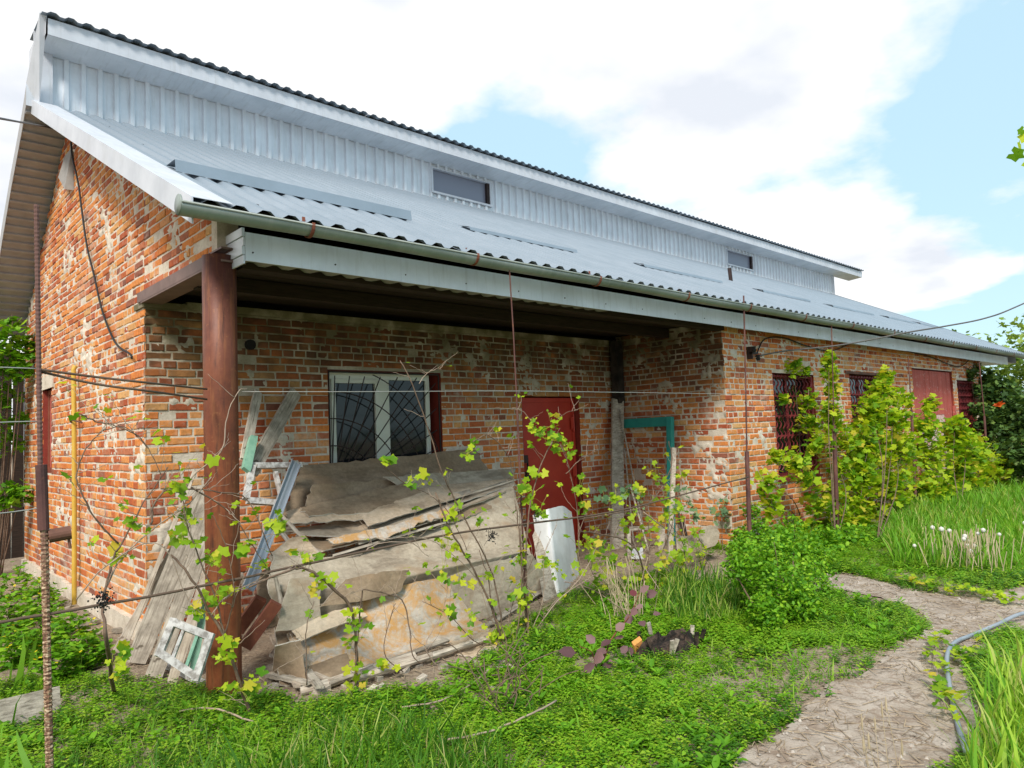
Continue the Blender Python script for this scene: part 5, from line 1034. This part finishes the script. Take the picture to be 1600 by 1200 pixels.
vine('grey green bramble in front of the inner corner',
  [((.006, .003), (1010, 900, 'g'), (1015, 840), (1005, 790), (985, 765)), ((.006, .003), (1130, 870, 'g'), (1128, 830), (1130, 790)), ((.005, .003), (1060, 880, 'g'), (1068, 830), (1075, 780))],
  [(1000, 772, 9, 14, -1.6), (980, 765, 6, 10, -1.6), (1072, 770, 8, 14, -1.6), (1060, 790, 6, 12, -1.6), (1130, 790, 12, 14, -1.7), (1140, 810, 8, 12, -1.7), (1085, 800, 6, 14, -1.6), (945, 780, 5, 10, -1.6), (1118, 805, 6, 14, -1.7)], y=-1.6, leafm_=LM_D, group=None, cat='bramble', name='bramble_plant', size=.055)
# dry canes lying about in front of the pile and fine stalks
for k, (pts, lab) in enumerate(((((628, 1120), (690, 1105), (740, 1075), (770, 1050)), 'pale bent dry cane lying in the grass in front of the pile'), (((700, 1175), (760, 1160), (830, 1135), (870, 1110)), 'long pale cane lying on the ground cover at the bottom'), (((850, 915), (920, 930), (975, 965), (1000, 960)), 'pale cane lying right of the pile towards the purple plant'), (((280, 1125), (330, 1122), (395, 1140)), 'short dry cane in the tall grass by the column foot'))):
    wire('dry_cane', [G(u, v)+Vector((0, 0, .06+.02*math.sin(u))) for u, v in pts], .006, M_barklt, lab, 'dry cane', k=5, jit=.003)
m = MB()
for k in range(34):
    b = G(random.gauss(792, 22), random.gauss(1090, 22)); top_ = b+Vector((random.gauss(0, .16), random.gauss(0, .12), random.uniform(.10, .36))); md = b.lerp(top_, .5)+Vector((random.gauss(0, .05), random.gauss(0, .05), .05)); m.tube(curve([b-Vector((0, 0, .03)), md, top_], 3), [.0032]*7, 4)
t = tag(m.build('dry_stalk_tuft', M_bark), 'tangle of dry brown stems at the vine foot right of the pile', 'dry stems')
m = MB()
for k in range(44):
    b = G(random.gauss(985, 22), random.gauss(960, 12)); top_ = b+Vector((random.gauss(-.1, .12), random.gauss(0, .1), random.uniform(.2, .55))); m.tube(curve([b, b.lerp(top_, .5)+Vector((random.gauss(0, .03), 0, .03)), top_], 2), .003, 3)
tag(m.build('dry_stalk_tuft', M_straw), 'tuft of straw coloured stalks before the wooden crate', 'dry stems')
# dried grape bunches
def bunch(c, n, sp, label):
    c0_ = c
    m = MB()
    for k in range(n):
        p = c+Vector((random.gauss(0, sp), random.gauss(0, sp), random.gauss(0, sp*1.1))); r = random.uniform(.004, .0075); ring = [p+Vector((r*math.cos(a_), r*math.sin(a_), 0)) for a_ in (0, 2.1, 4.2)]; m.add([p+Vector((0, 0, r))]+ring+[p-Vector((0, 0, r))], [(0,1,2),(0,2,3),(0,3,1),(4,2,1),(4,3,2),(4,1,3)])
    for k in range(14): m.tube([c+Vector((0, 0, sp)), c+Vector([random.gauss(0, sp*1.3) for _ in range(3)])], .0015, 3)
    return tag(m.build('dried_grapes', M_cable), label, 'dried grapes', 'dried grape bunches')
bunch(A(162, 938, TY), 130, .022, 'black dried grape bunch knotted on the low bar at left'); bunch(A(768, 838, TY), 60, .022, 'shrivelled dark grape bunch hanging from the bar before the pale sheet'); bunch(A(836, 806, TY), 45, .028, 'dark withered tendrils on the bar below the red door')
# ---- thick vines on the right
VD = 1.8
def big_vine(label, foot, blobs, nobj, leaf=.05, y=-2.2, extra=()):
    b = G(*foot); t = empty('grapevine', (b.x, b.y, 0), label, 'grapevine', 'leafy grapevines along the front wall')
    BB = []
    for (u, v, rp, n, *yy) in blobs:
        c = at(u, v, y=(yy[0] if yy else y)); r = rp*proj(c)[2]/FPX; BB.append((tuple(c), (r*1.15, min(r, .5), r*1.1), int(n*VD)))
    P = blob_points(BB, .15); stems(t, M_bark, [([b-Vector((0, 0, .05)), b.lerp(Vector(c), .5)+Vector((random.gauss(0, .08), random.gauss(0, .05), .05)), Vector(c)], .009, .003) for c, r, n in random.sample(BB, min(5, len(BB)))])
    Q_ = MB()
    for k in range(0, len(P), 7):
        c = min(BB, key=lambda b_: (Vector(b_[0])-Vector(P[k])).length)[0]; Q_.tube([Vector(c)+Vector((0, 0, -.1)), Vector(P[k])], .003, 3)
    tag(Q_.build('twigs', M_barklt, t), kind='stuff')
    plant_leaves(t, P, leaf, GRAPE, M_vleaf, LM_V, nobj); return t
big_vine('vine spreading over the right side of the first lattice window', (1255, 830), [(1240, 572, 16, 26, -1.85), (1258, 580, 12, 16, -1.85), (1224, 622, 10, 10, -1.85), (1263, 625, 18, 40, -1.9), (1262, 660, 20, 50, -1.9), (1275, 700, 18, 40), (1240, 725, 24, 60), (1215, 715, 16, 26), (1200, 755, 22, 46), (1262, 752, 22, 50), (1205, 790, 20, 36), (1278, 790, 20, 50), (1260, 830, 22, 40)], 220, .066)
big_vine('tall narrow bright vine wound up the rod post', (1306, 850), [(1295, 562, 12, 36), (1298, 585, 16, 46), (1302, 612, 16, 46), (1296, 640, 20, 60), (1305, 662, 20, 60), (1288, 685, 20, 50), (1320, 690, 22, 60), (1310, 730, 20, 50), (1300, 800, 24, 80), (1305, 770, 22, 70), (1315, 825, 24, 80)], 220, .062)
big_vine('widest vine mass covering the second lattice window and plank doors', (1370, 850), [(1384, 588, 14, 40), (1376, 612, 22, 90), (1362, 645, 30, 150), (1352, 690, 38, 210), (1395, 650, 30, 140), (1400, 700, 42, 250), (1345, 740, 34, 180), (1390, 755, 46, 270), (1452, 632, 16, 50), (1446, 668, 30, 140), (1452, 715, 42, 240), (1440, 765, 36, 180), (1340, 790, 28, 110), (1380, 812, 26, 100), (1400, 620, 14, 30), (1418, 625, 12, 24), (1350, 830, 24, 110, -2.35), (1385, 835, 24, 110, -2.35), (1330, 815, 20, 70), (1420, 800, 26, 90)], 300, .074, y=-2.3)
big_vine('bright rounded vine at the far end reaching over the grass', (1500, 800), [(1492, 668, 22, 90), (1500, 700, 32, 170), (1525, 712, 32, 170), (1505, 745, 34, 180), (1550, 735, 30, 150), (1570, 748, 18, 60), (1480, 770, 26, 90), (1532, 765, 24, 80), (1510, 690, 22, 70), (1495, 790, 20, 60), (1460, 790, 24, 70)], 260, .085, y=-2.5)
# vine runners on the path
for (pts, lab) in (([(1410, 912), (1440, 922), (1475, 928), (1520, 935), (1560, 945), (1600, 950)], 'leafy vine runner lying across the path at right'), ([(1480, 1130), (1470, 1085), (1462, 1040), (1470, 1010), (1500, 1045), (1520, 1030)], 'yellow green runner beside the hose')):
    W_ = [G(u, v)+Vector((0, 0, .05)) for u, v in pts]; t = empty('vine_runner', tuple(W_[0]), lab, 'vine runner'); stems(t, M_barklt, [(W_, .005, .003)], 'cane')
    for p in curve(W_, 9): 
        for _ in range(2): put_leaf(LM_V, p+Vector((random.gauss(0, .04), random.gauss(0, .04), random.uniform(0, .06))), random.uniform(.03, .055), t, rots(1, .7)[0])
# ---- shrubs of small leaves
def shrub(label, cat, blobs, leaf, mat, tpl=OVAL, foot=None, name='shrub', group=None, stem=M_bark, tilt=1.2, surf=.4, meshes=None, nobj=0):
    BB = []
    for b in blobs:
        if len(b) == 5: u, v, rp, n, yy = b; c = at(u, v, y=yy)
        else: u, v, rp, n = b; c = G(u, v)+Vector((0, 0, .12))
        r = rp*proj(c)[2]/FPX; BB.append((tuple(c), (r, r*.8, r), n))
    b0 = G(*foot) if foot else Vector(BB[0][0]); t = empty(name, (b0.x, b0.y, 0), label, cat, group)
    P = blob_points(BB, surf); P[:, 2] = np.maximum(P[:, 2], gz(P[:, 0], P[:, 1])+.01)
    stems(t, stem, [([Vector((b0.x+(c[0]-b0.x)*.4, b0.y+(c[1]-b0.y)*.4, 0)), Vector(c)-Vector((0, 0, r[2]*.3)), Vector(c)+Vector((random.gauss(0, r[0]*.3), 0, r[2]*.7))], .008, .003) for c, r, n in BB])
    plant_leaves(t, P, leaf, tpl, mat, meshes or [None], nobj, tilt); return t
SY = G(1225, 985).y
shrub('dense bright green low shrub beside the path bend', 'shrub', [(1222, 905, 84, 1000, SY+.2), (1225, 935, 54, 1500, SY+.1), (1180, 895, 46, 1300, SY+.35), (1270, 915, 48, 1300, SY+.3), (1240, 850, 30, 500, SY+.5), (1150, 890, 26, 400, SY+.4), (1300, 945, 26, 400, SY+.2), (1165, 865, 30, 900, SY+.7), (1210, 865, 36, 1300, SY+.6), (1255, 955, 36, 1200, SY), (1195, 960, 34, 1000, SY+.05), (1290, 885, 34, 900, SY+.8)], .034, M_gleaf, foot=(1225, 985))
shrub('loose leafy shrub against the foot of the lattice window wall', 'shrub', [(1185, 835, 28, 700, -2.3), (1215, 845, 32, 900, -2.4), (1160, 845, 24, 500, -2.3), (1175, 800, 18, 220, -2.1), (1240, 830, 26, 600, -2.3)], .042, M_gleaf, foot=(1190, 875))
shrub('broad bed of lily like green leaves under the vines', 'leafy plants', [(1290, 855, 34, 800, -2.7), (1325, 852, 34, 800, -2.7), (1262, 865, 30, 700, -2.8), (1350, 862, 30, 600, -2.8), (1310, 880, 26, 500, -2.9), (1375, 850, 24, 450, -2.6), (1395, 835, 24, 400, -2.6)], .062, M_gleaf, foot=(1310, 890), name='leaf_bed')
shrub('dark green rose bush at the far corner of the house', 'bush', [(1545, 600, 22, 420, -1.9), (1565, 620, 34, 900, -2.2), (1590, 650, 40, 1000, -2.6), (1550, 660, 32, 800, -2.2), (1580, 700, 42, 1100, -2.6), (1600, 720, 40, 900, -3.0), (1545, 705, 22, 400, -2.1), (1630, 660, 50, 900, -3.2)], .075, M_dleaf, tpl=GRAPE, foot=(1560, 760), name='rose_bush')
shrub('dark creeper clinging to the far end of the front wall', 'creeper', [(1518, 585, 12, 110, -1.85), (1528, 610, 13, 130, -1.85), (1522, 640, 12, 110, -1.85), (1530, 665, 12, 110, -1.9), (1528, 575, 8, 50, -1.85)], .06, M_dleaf, tpl=GRAPE, foot=(1535, 745), name='wall_creeper', surf=.1)
pf = at(1560, 632, y=-2.9); t = scatter('rose_flower', PETAL[0], PETAL[1], np.array([pf]*4)+RNG.normal(0, .02, (4, 3)), rots(4, .8), np.full(4, .10), leafm('orange_red_petal', [(0, (.55,.09,.02)), (1, (.65,.15,.03))]), kind=None); tag(t, 'single orange red bloom on the dark rose bush', 'flower')
# left side: celandine, fence vine
CL = [(20, 935, 40, 380), (62, 955, 36, 360), (10, 985, 36, 340), (60, 1005, 46, 520), (110, 1020, 42, 480), (140, 1045, 34, 340), (30, 1040, 40, 380), (90, 1065, 36, 340), (-30, 1000, 50, 400)]
t = shrub('bushy celandine with small yellow flowers by the left gable', 'flowering plants', CL, .035, M_gleaf, tpl=GRAPE, foot=(60, 1020), name='celandine', tilt=.8)
P = blob_points([(tuple(G(u, v)+Vector((0, 0, .2))), r*proj(G(u, v))[2]/FPX*.95, 9) for u, v, r, n in CL], .85); P = P[P[:, 2] > .12]
scatter('flower', PETAL[0], PETAL[1], P, rots(len(P), .6), np.full(len(P), .016), M_yflower, t)
LF = [(18, 520, 26, 110, 4.9), (40, 545, 20, 90, 4.9), (5, 560, 28, 110, 4.9), (30, 580, 22, 90, 4.9), (10, 620, 26, 70, 5.2), (15, 690, 26, 60, 5.4), (30, 770, 20, 90, 4.9), (8, 778, 24, 90, 4.9), (-25, 560, 40, 200, 5.0), (-30, 660, 50, 200, 5.2), (-60, 600, 60, 260, 5), (30, 655, 16, 30, 5.3)]
t = shrub('broad leaved vine hanging over the dark fence at the left edge', 'climbing vine', LF, .065, M_gleaf, tpl=GRAPE, foot=(-20, 900), name='fence_vine', meshes=LM_DL, nobj=160)
# purple leaved plant
PY = G(940, 1045).y
t = empty('purple_orach', tuple(G(935, 1040)), 'purple grey leaved plant beside the rotten stump', 'purple plant')
W_ = [G(935, 1045), G(935, 1045)+Vector((.02, 0, .16)), at(985, 935, y=-2.9)]
stems(t, M_rustred, [([G(932, 1045), at(925, 1020, y=PY), at(905, 1010, y=PY)], .005, .003), ([G(940, 1040), at(955, 1000, y=PY), at(985, 960, y=PY), at(1000, 925, y=PY)], .006, .003), ([G(940, 1040), at(935, 1030, y=PY), at(912, 1050, y=PY)], .004, .002), ([G(940, 1040), at(960, 1040, y=PY), at(972, 1050, y=PY)], .004, .002)])
for (u, v, s_) in ((900, 1020, .085), (912, 1050, .07), (968, 1052, .07), (940, 1018, .07), (955, 1000, .065), (930, 1005, .06), (962, 985, .06), (948, 1020, .06), (985, 975, .06), (1000, 925, .06), (995, 950, .06), (975, 995, .055), (1010, 930, .06), (1000, 970, .055), (985, 1010, .05), (942, 1040, .06), (955, 1030, .05), (1020, 925, .05), (1005, 945, .045), (970, 1020, .05), (985, 930, .05), (1020, 960, .045)):
    p = at(u, v, y=PY-.08*random.random()); Rm = np.array((Vector((0, 0, 1)).rotation_difference((CAM-p).normalized().lerp(Vector((0, 0, 1)), .35).normalized()).to_matrix()))@rots(1, .7)[0]; put_leaf(LM_P, p, s_*1.25, t, Rm)
# ---- trees beyond
def tree(label, x, y, h, r, n, leaf, mat, name='garden_tree', group='trees beyond the house'):
    t = empty(name, (x, y, 0), label, 'tree', group)
    BB = [((x+random.gauss(0, r*.45), y+random.gauss(0, r*.45), h*random.uniform(.42, .86)), r*random.uniform(.35, .6), n//14) for _ in range(14)]
    stems(t, M_bark, [([Vector((x, y, -.1)), Vector((x+.1, y, h*.3)), Vector((x, y+.1, h*.6))], .12, .05)], 'trunk')
    stems(t, M_bark, [([Vector((x, y, h*.3)), Vector((x, y, h*.3)).lerp(Vector(c), .5)+Vector((0, 0, .1)), Vector(c)], .05, .012) for c, r_, n_ in BB], 'limb')
    P = blob_points(BB, .5); o = scatter('crown', GRAPE[0], GRAPE[1], P, rots(len(P), 1.3), leaf*(.7+.6*RNG.random(len(P))), mat, t, kind=None); return t
M_tree2 = leafm('light_tree_leaf', [(0, (.10,.19,.03)), (.5, (.17,.28,.04)), (1, (.28,.38,.07))], .3)
tree('light green tree right behind the dark rose bush', 24.5, -1.6, 4.3, 2.2, 4200, .11, M_tree2); tree('pale green tree farther back at the right edge', 33, -3.0, 5.2, 3.0, 4200, .14, M_tree2); tree('darker small tree at the right edge of the garden', 28, -5.5, 3.6, 2.4, 3600, .12, M_dleaf)
tree('round green tree behind the fence at the far left', -5.5, 9.8, 4.0, 2.2, 3000, .12, M_gleaf); tree('dark tree over the plank fence', -1.8, 9.2, 4.2, 1.8, 3000, .11, M_dleaf)
# far hedge line so the horizon is garden, not bare soil
P = np.concatenate([np.stack([RNG.uniform(22, 90, 9000), RNG.uniform(-60, 30, 9000), RNG.random(9000)**1.5*2.4], -1)]); k_ = (P[:, 0]+.25*np.abs(P[:, 1]) > 42); P = P[k_]
tag(scatter('far_hedge', GRAPE[0], GRAPE[1], P, rots(len(P), 1.3), .35*(.6+.8*RNG.random(len(P))), M_dleaf), 'far line of hedges and garden trees at the horizon', 'hedge')
# ================================================================== grass and ground cover
HOUSE = [(-.15, -.05), (6.45, -.05), (6.45, -1.85), (18.5, -1.85), (18.5, 5.7), (-.15, 5.7)]
PILE = [tuple(G(u, v)[:2]) for u, v in ((215, 1050), (300, 1075), (400, 1075), (470, 1098), (640, 1082), (700, 1060), (745, 1045), (800, 985), (880, 930))]+[(3.6, 0), (-.05, 0)]
PORCH = [(0, 0), (6.45, 0), (6.45, -1.3), (5.2, -1.9), (3.2, -1.6), (2.6, -2.0), (1, -2.2), (0, -1.9)]
GABLE = [(-.75, -.5), (0, -1.3), (0, 7), (-1.2, 7), (-1.1, 2)]
STRAW = [tuple(G(u, v)[:2]) for u, v in ((1060, 880), (1130, 870), (1170, 890), (1170, 915), (1100, 915), (1040, 900))]
BARE2 = [tuple(G(u, v)[:2]) for u, v in ((1265, 900), (1320, 895), (1400, 915), (1420, 950), (1330, 930), (1265, 925))]
def clear(x, y, soft=.13):
    w = (fbm(x*5, y*5, 61)-.5)*2*soft+RNG.normal(0, .02, np.shape(x)); w2 = (fbm(x*5+9, y*5+7, 62)-.5)*2*soft+RNG.normal(0, .02, np.shape(x)); a_, b_ = x+w, y+w2
    k = ~inpoly(a_, b_, PATH)
    for pg in (HOUSE, PILE, PORCH, GABLE, STRAW, BARE2): k &= ~inpoly(a_, b_, pg)
    k &= np.hypot((x-cs_.x)/1.25, (y-cs_.y)/.8) > .20
    return k
def field(n, x0, x1, y0, y1, poly=None, dens=None, avoid=True):
    x = RNG.uniform(x0, x1, n); y = RNG.uniform(y0, y1, n); k = np.ones(n, bool)
    if avoid: k &= clear(x, y)
    if poly is not None: k &= inpoly(x, y, poly)
    if dens is not None: k &= RNG.random(n) < dens(x, y)
    x, y = x[k], y[k]; return np.stack([x, y, gz(x, y)-.004], -1)
def yawrot(n, lean=.35):
    return rots(n, lean)
def GPoly(L_): return [tuple(G(u, v)[:2]) for u, v in L_]
# low chickweed mat
P = field(170000, -3.4, 9.5, -6.2, -.3, dens=lambda x, y: np.clip(.5+2.6*(fbm(x*1.8, y*1.8, 71)-.38), .16, 1))
n = len(P); sz = (.034+.06*fbm(P[:, 0]*2.5, P[:, 1]*2.5, 72))*(.7+.6*RNG.random(n))
tag(scatter('ground_cover', SPRIG[0], SPRIG[1], P, rots(n, .45), sz, M_cover, rnd=np.clip(fbm(P[:, 0]*3, P[:, 1]*3, 73)*.75+RNG.random(n)*.35-.05, 0, .99)), 'low bright chickweed mat between the pile and the path', 'ground cover')
wz = field(5200, -3.0, 9.5, -6.2, -.6, dens=lambda x, y: np.clip(3.5*(fbm(x*1.1+3, y*1.1, 95)-.46), .03, 1)); n = len(wz); V_, R_, S_ = [], [], []
for p in wz:
    k = random.randint(5, 8); a0 = random.random()*6.28; s_ = random.uniform(.035, .085)
    for j in range(k):
        an = a0+j*6.283/k+random.uniform(-.3, .3); tl = -random.uniform(.15, .8); R_.append(np.array(Matrix.Rotation(an, 3, 'Z') @ Matrix.Rotation(tl, 3, 'Y'))); V_.append(p+np.array((0, 0, random.uniform(.01, .05)))); S_.append((s_*random.uniform(.7, 1.2), s_*random.uniform(.45, .8), s_))
tag(scatter('broadleaf_weeds', OVAL[0], OVAL[1], np.array(V_), np.array(R_), np.array(S_), M_gleaf, rnd=np.clip(np.repeat(.2, len(V_))+RNG.random(len(V_))*.6, 0, .99)), 'broad leaved weed rosettes in the ground cover', 'weeds')
def grass(name, label, P, h, mat, lean=.5, w=1.0, kind='stuff'):
    n = len(P); hh = h*(.35+.6*RNG.random(n)+.7*RNG.random(n)**4)*(.6+.8*fbm(P[:, 0]*1.7, P[:, 1]*1.7, 33))*(np.clip((-P[:, 1]-1.9)/1.5, .3, 1) if 'left' in label and 'foreground' in label else 1)*np.where((P[:, 0] < -.2) & ('left' in label), 1.25, 1); s_ = np.stack([hh*w*(.8+.5*RNG.random(n)), hh, hh], -1)
    return tag(scatter(name, BLADE[0], BLADE[1], P, rots(n, lean), s_, mat, kind='stuff', rnd=np.clip(fbm(P[:, 0]*2, P[:, 1]*2, 5)*.6+RNG.random(n)*.45-.05, 0, .999)), label, 'grass')
gL = GPoly([(-500, 1230), (-200, 1050), (0, 1060), (130, 1072), (240, 1090), (400, 1128), (520, 1130), (620, 1135), (720, 1165), (800, 1200), (760, 1500), (200, 2200), (-400, 1900)])
grass('grass', 'long bright grass in the foreground at the lower left', field(30000, -2.6, 1.6, -6.0, -1.7, gL), .21, M_grass, 1.0, 1.35)
gR = GPoly([(1505, 1290), (1520, 1230), (1538, 1170), (1560, 1115), (1590, 1070), (1640, 1045), (1900, 1030), (2200, 1500), (1700, 2000), (1420, 1500)])
grass('grass', 'tall sunny yellow green grass at the lower right', field(30000, 1.4, 6.5, -8.0, -4.4, gR, avoid=False), .33, M_grassy, .45, 1.6)
gM = GPoly([(1385, 850), (1400, 800), (1440, 780), (1600, 770), (1750, 775), (1750, 880), (1600, 895), (1480, 895), (1400, 885)])
grass('grass', 'mid height green grass behind the path at right', field(60000, 5.5, 17, -6.5, -2.0, gM, avoid=False), .24, M_grassy, .6, 2.2)
grass('grass', 'short grass tufts mixed into the ground cover', field(26000, -1.5, 10, -6, -1.4, dens=lambda x, y: np.clip(2.6*(fbm(x*2.2, y*2.2, 91)-.42), .04, 1)), .10, M_grass, .7, 3)
grass('grass', 'tuft of long green grass left of the dense shrub', field(5000, 3.2, 6.0, -3.6, -1.9, GPoly([(1030, 960), (1050, 905), (1130, 905), (1170, 930), (1150, 975), (1080, 985)])), .2, M_grass, .6, 1.6)
x_ = RNG.uniform(-14, 45, 90000); y_ = RNG.uniform(-24, 14, 90000); k_ = clear(x_, y_) & ~((x_ > -1) & (x_ < 9.5) & (y_ > -6.2) & (y_ < -1)) & (np.hypot(x_-CAM.x, y_-CAM.y) > 1.6) & ((y_ < -2.2) | (x_ < -.2) | (x_ > 18.6)); P = np.stack([x_[k_], y_[k_], gz(x_[k_], y_[k_])-.01], -1)
grass('grass', 'rough meadow grass round the house and garden', P, .26, M_grass, .6, 4.0)
# seed heads by the camera, dandelion stalks, straw litter
m = MB()
for k in range(7):
    b = G(random.uniform(1340, 1440), random.uniform(1205, 1290)); h = random.uniform(.22, .42); tp = b+Vector((random.gauss(0, .03), random.gauss(0, .03), h)); m.tube([b, b.lerp(tp, .5), tp], [.0018, .0015, .001], 4); m.tube([tp-Vector((0, 0, .05)), tp-Vector((0, 0, .03)), tp, tp+Vector((0, 0, .02))], [.002, .0045, .004, .001], 5)
tag(m.build('seed_grass', M_straw), 'few upright seeding grass stalks at the bottom edge of the path', 'grass stalks')
t = empty('dandelion_patch', tuple(G(1520, 890)), 'patch of seeding dandelions and straw stalks right of the path', 'dandelions')
m = MB(); tips = []
for k in range(110):
    b = G(random.gauss(1525, 30), random.gauss(884, 8)); tp = b+Vector((random.gauss(0, .05), random.gauss(0, .04), random.uniform(.18, .42))); m.tube([b, tp], .0045, 3); tips.append(tp)
tag(m.build('stalks', M_straw, t), kind='stuff'); m = MB()
for tp in tips[::8]:
    r = random.uniform(.018, .028); m.tube([tp+Vector((0, 0, -r)), tp+Vector((0, 0, -r*.6)), tp, tp+Vector((0, 0, r*.6)), tp+Vector((0, 0, r))], [r*.1, r*.8, r, r*.8, r*.1], 8)
tag(m.build('seed_heads', M_puff, t), kind='stuff')
x_ = np.concatenate([RNG.uniform(.6, 8, 12000), RNG.uniform(-1.2, 3.2, 5000), RNG.uniform(3.5, 6.5, 2200)]); y_ = np.concatenate([RNG.uniform(-6.3, -2.8, 12000), RNG.uniform(-2.8, 2, 5000), RNG.uniform(-2.6, -.3, 2200)])
k_ = (inpoly(x_, y_, PATH) | (x_*0+1 > 0) & (~clear(x_, y_))) & ~inpoly(x_, y_, HOUSE) & ((RNG.random(len(x_)) < .55) | (fbm(x_*2, y_*2, 77) > .5)); P = np.stack([x_[k_], y_[k_], gz(x_[k_], y_[k_])+.018], -1); n = len(P)
tag(scatter('straw_litter', TWIG[0], TWIG[1], P, rots(n, .12), np.stack([RNG.uniform(.02, .16, n), RNG.uniform(.06, .2, n), np.full(n, .1)], -1), simple('litter', (.17,.115,.075), (.45,.36,.25), .95, sc=40).m), 'dry straw and twig litter on the path and bare earth', 'litter')
# pebbles and soil crumbs on the path
x_ = RNG.uniform(.6, 8.5, 9000); y_ = RNG.uniform(-6.4, -2.9, 9000); k_ = inpoly(x_, y_, PATH) & (fbm(x_*1.6, y_*1.6, 99) > .42); x_, y_ = x_[k_], y_[k_]; n = len(x_)
CUBO = (np.array([(-1,-.6,0),(.2,-1,0),(1,.1,0),(.3,.9,0),(-.8,.7,0),(-.4,-.3,.8),(.5,-.1,.9),(-.1,.5,.7)]), np.array([(0,1,6),(0,6,5),(1,2,6),(2,3,7),(2,7,6),(3,4,7),(4,5,7),(4,0,5),(5,6,7)]))
tag(scatter('pebbles', CUBO[0], CUBO[1], np.stack([x_, y_, gz(x_, y_)+.012], -1), rots(n, .3), .003+.013*RNG.random(n)**3, simple('pebble', (.20,.17,.14), (.50,.45,.40), .9, sc=30).m), 'pebbles and soil crumbs scattered on the path', 'pebbles')
# sprig of young leaves hanging into view close to the camera at the right
c0 = CAM+ray(1606, 225)*1.5; c1 = CAM+ray(1680, 120)*1.55; t = empty('leaf_sprig', tuple(c1), 'tip of a twig with a few young leaves at the right edge against the sky', 'leaf sprig')
stems(t, M_barklt, [([c1+Vector((.25, -.25, .2)), c1, c0], .004, .0015)], 'twig')
for (u, v, s_) in ((1584, 240, .024), (1594, 232, .02), (1598, 203, .014), (1604, 215, .02), (1612, 250, .03), (1640, 190, .03), (1625, 225, .03)): put_leaf(LM_V, CAM+ray(u, v)*1.5, s_, t, np.array((Vector((0, 0, 1)).rotation_difference(-fw).to_matrix()))@rots(1, 1.0)[0])
# grey rubble and splinters along the gable foot and pile
m = MB()
for k in range(130):
    if k < 70: c = Vector((random.uniform(-.5, -.06), random.uniform(-.6, 3.6), .02))
    else: c = G(random.uniform(420, 820), random.uniform(1010, 1085))
    r = random.uniform(.012, .04); m.cur = random.random(); m.obox(c+Vector((0, 0, r*.3)), Vector((r, random.gauss(0, r*.3), random.gauss(0, r*.2))), Vector((random.gauss(0, r*.3), r*.8, 0)), Vector((0, 0, r*.5)))
tag(m.build('rubble', M_board), 'bits of mortar rubble along the gable foot and the pile', 'rubble', kind='stuff')
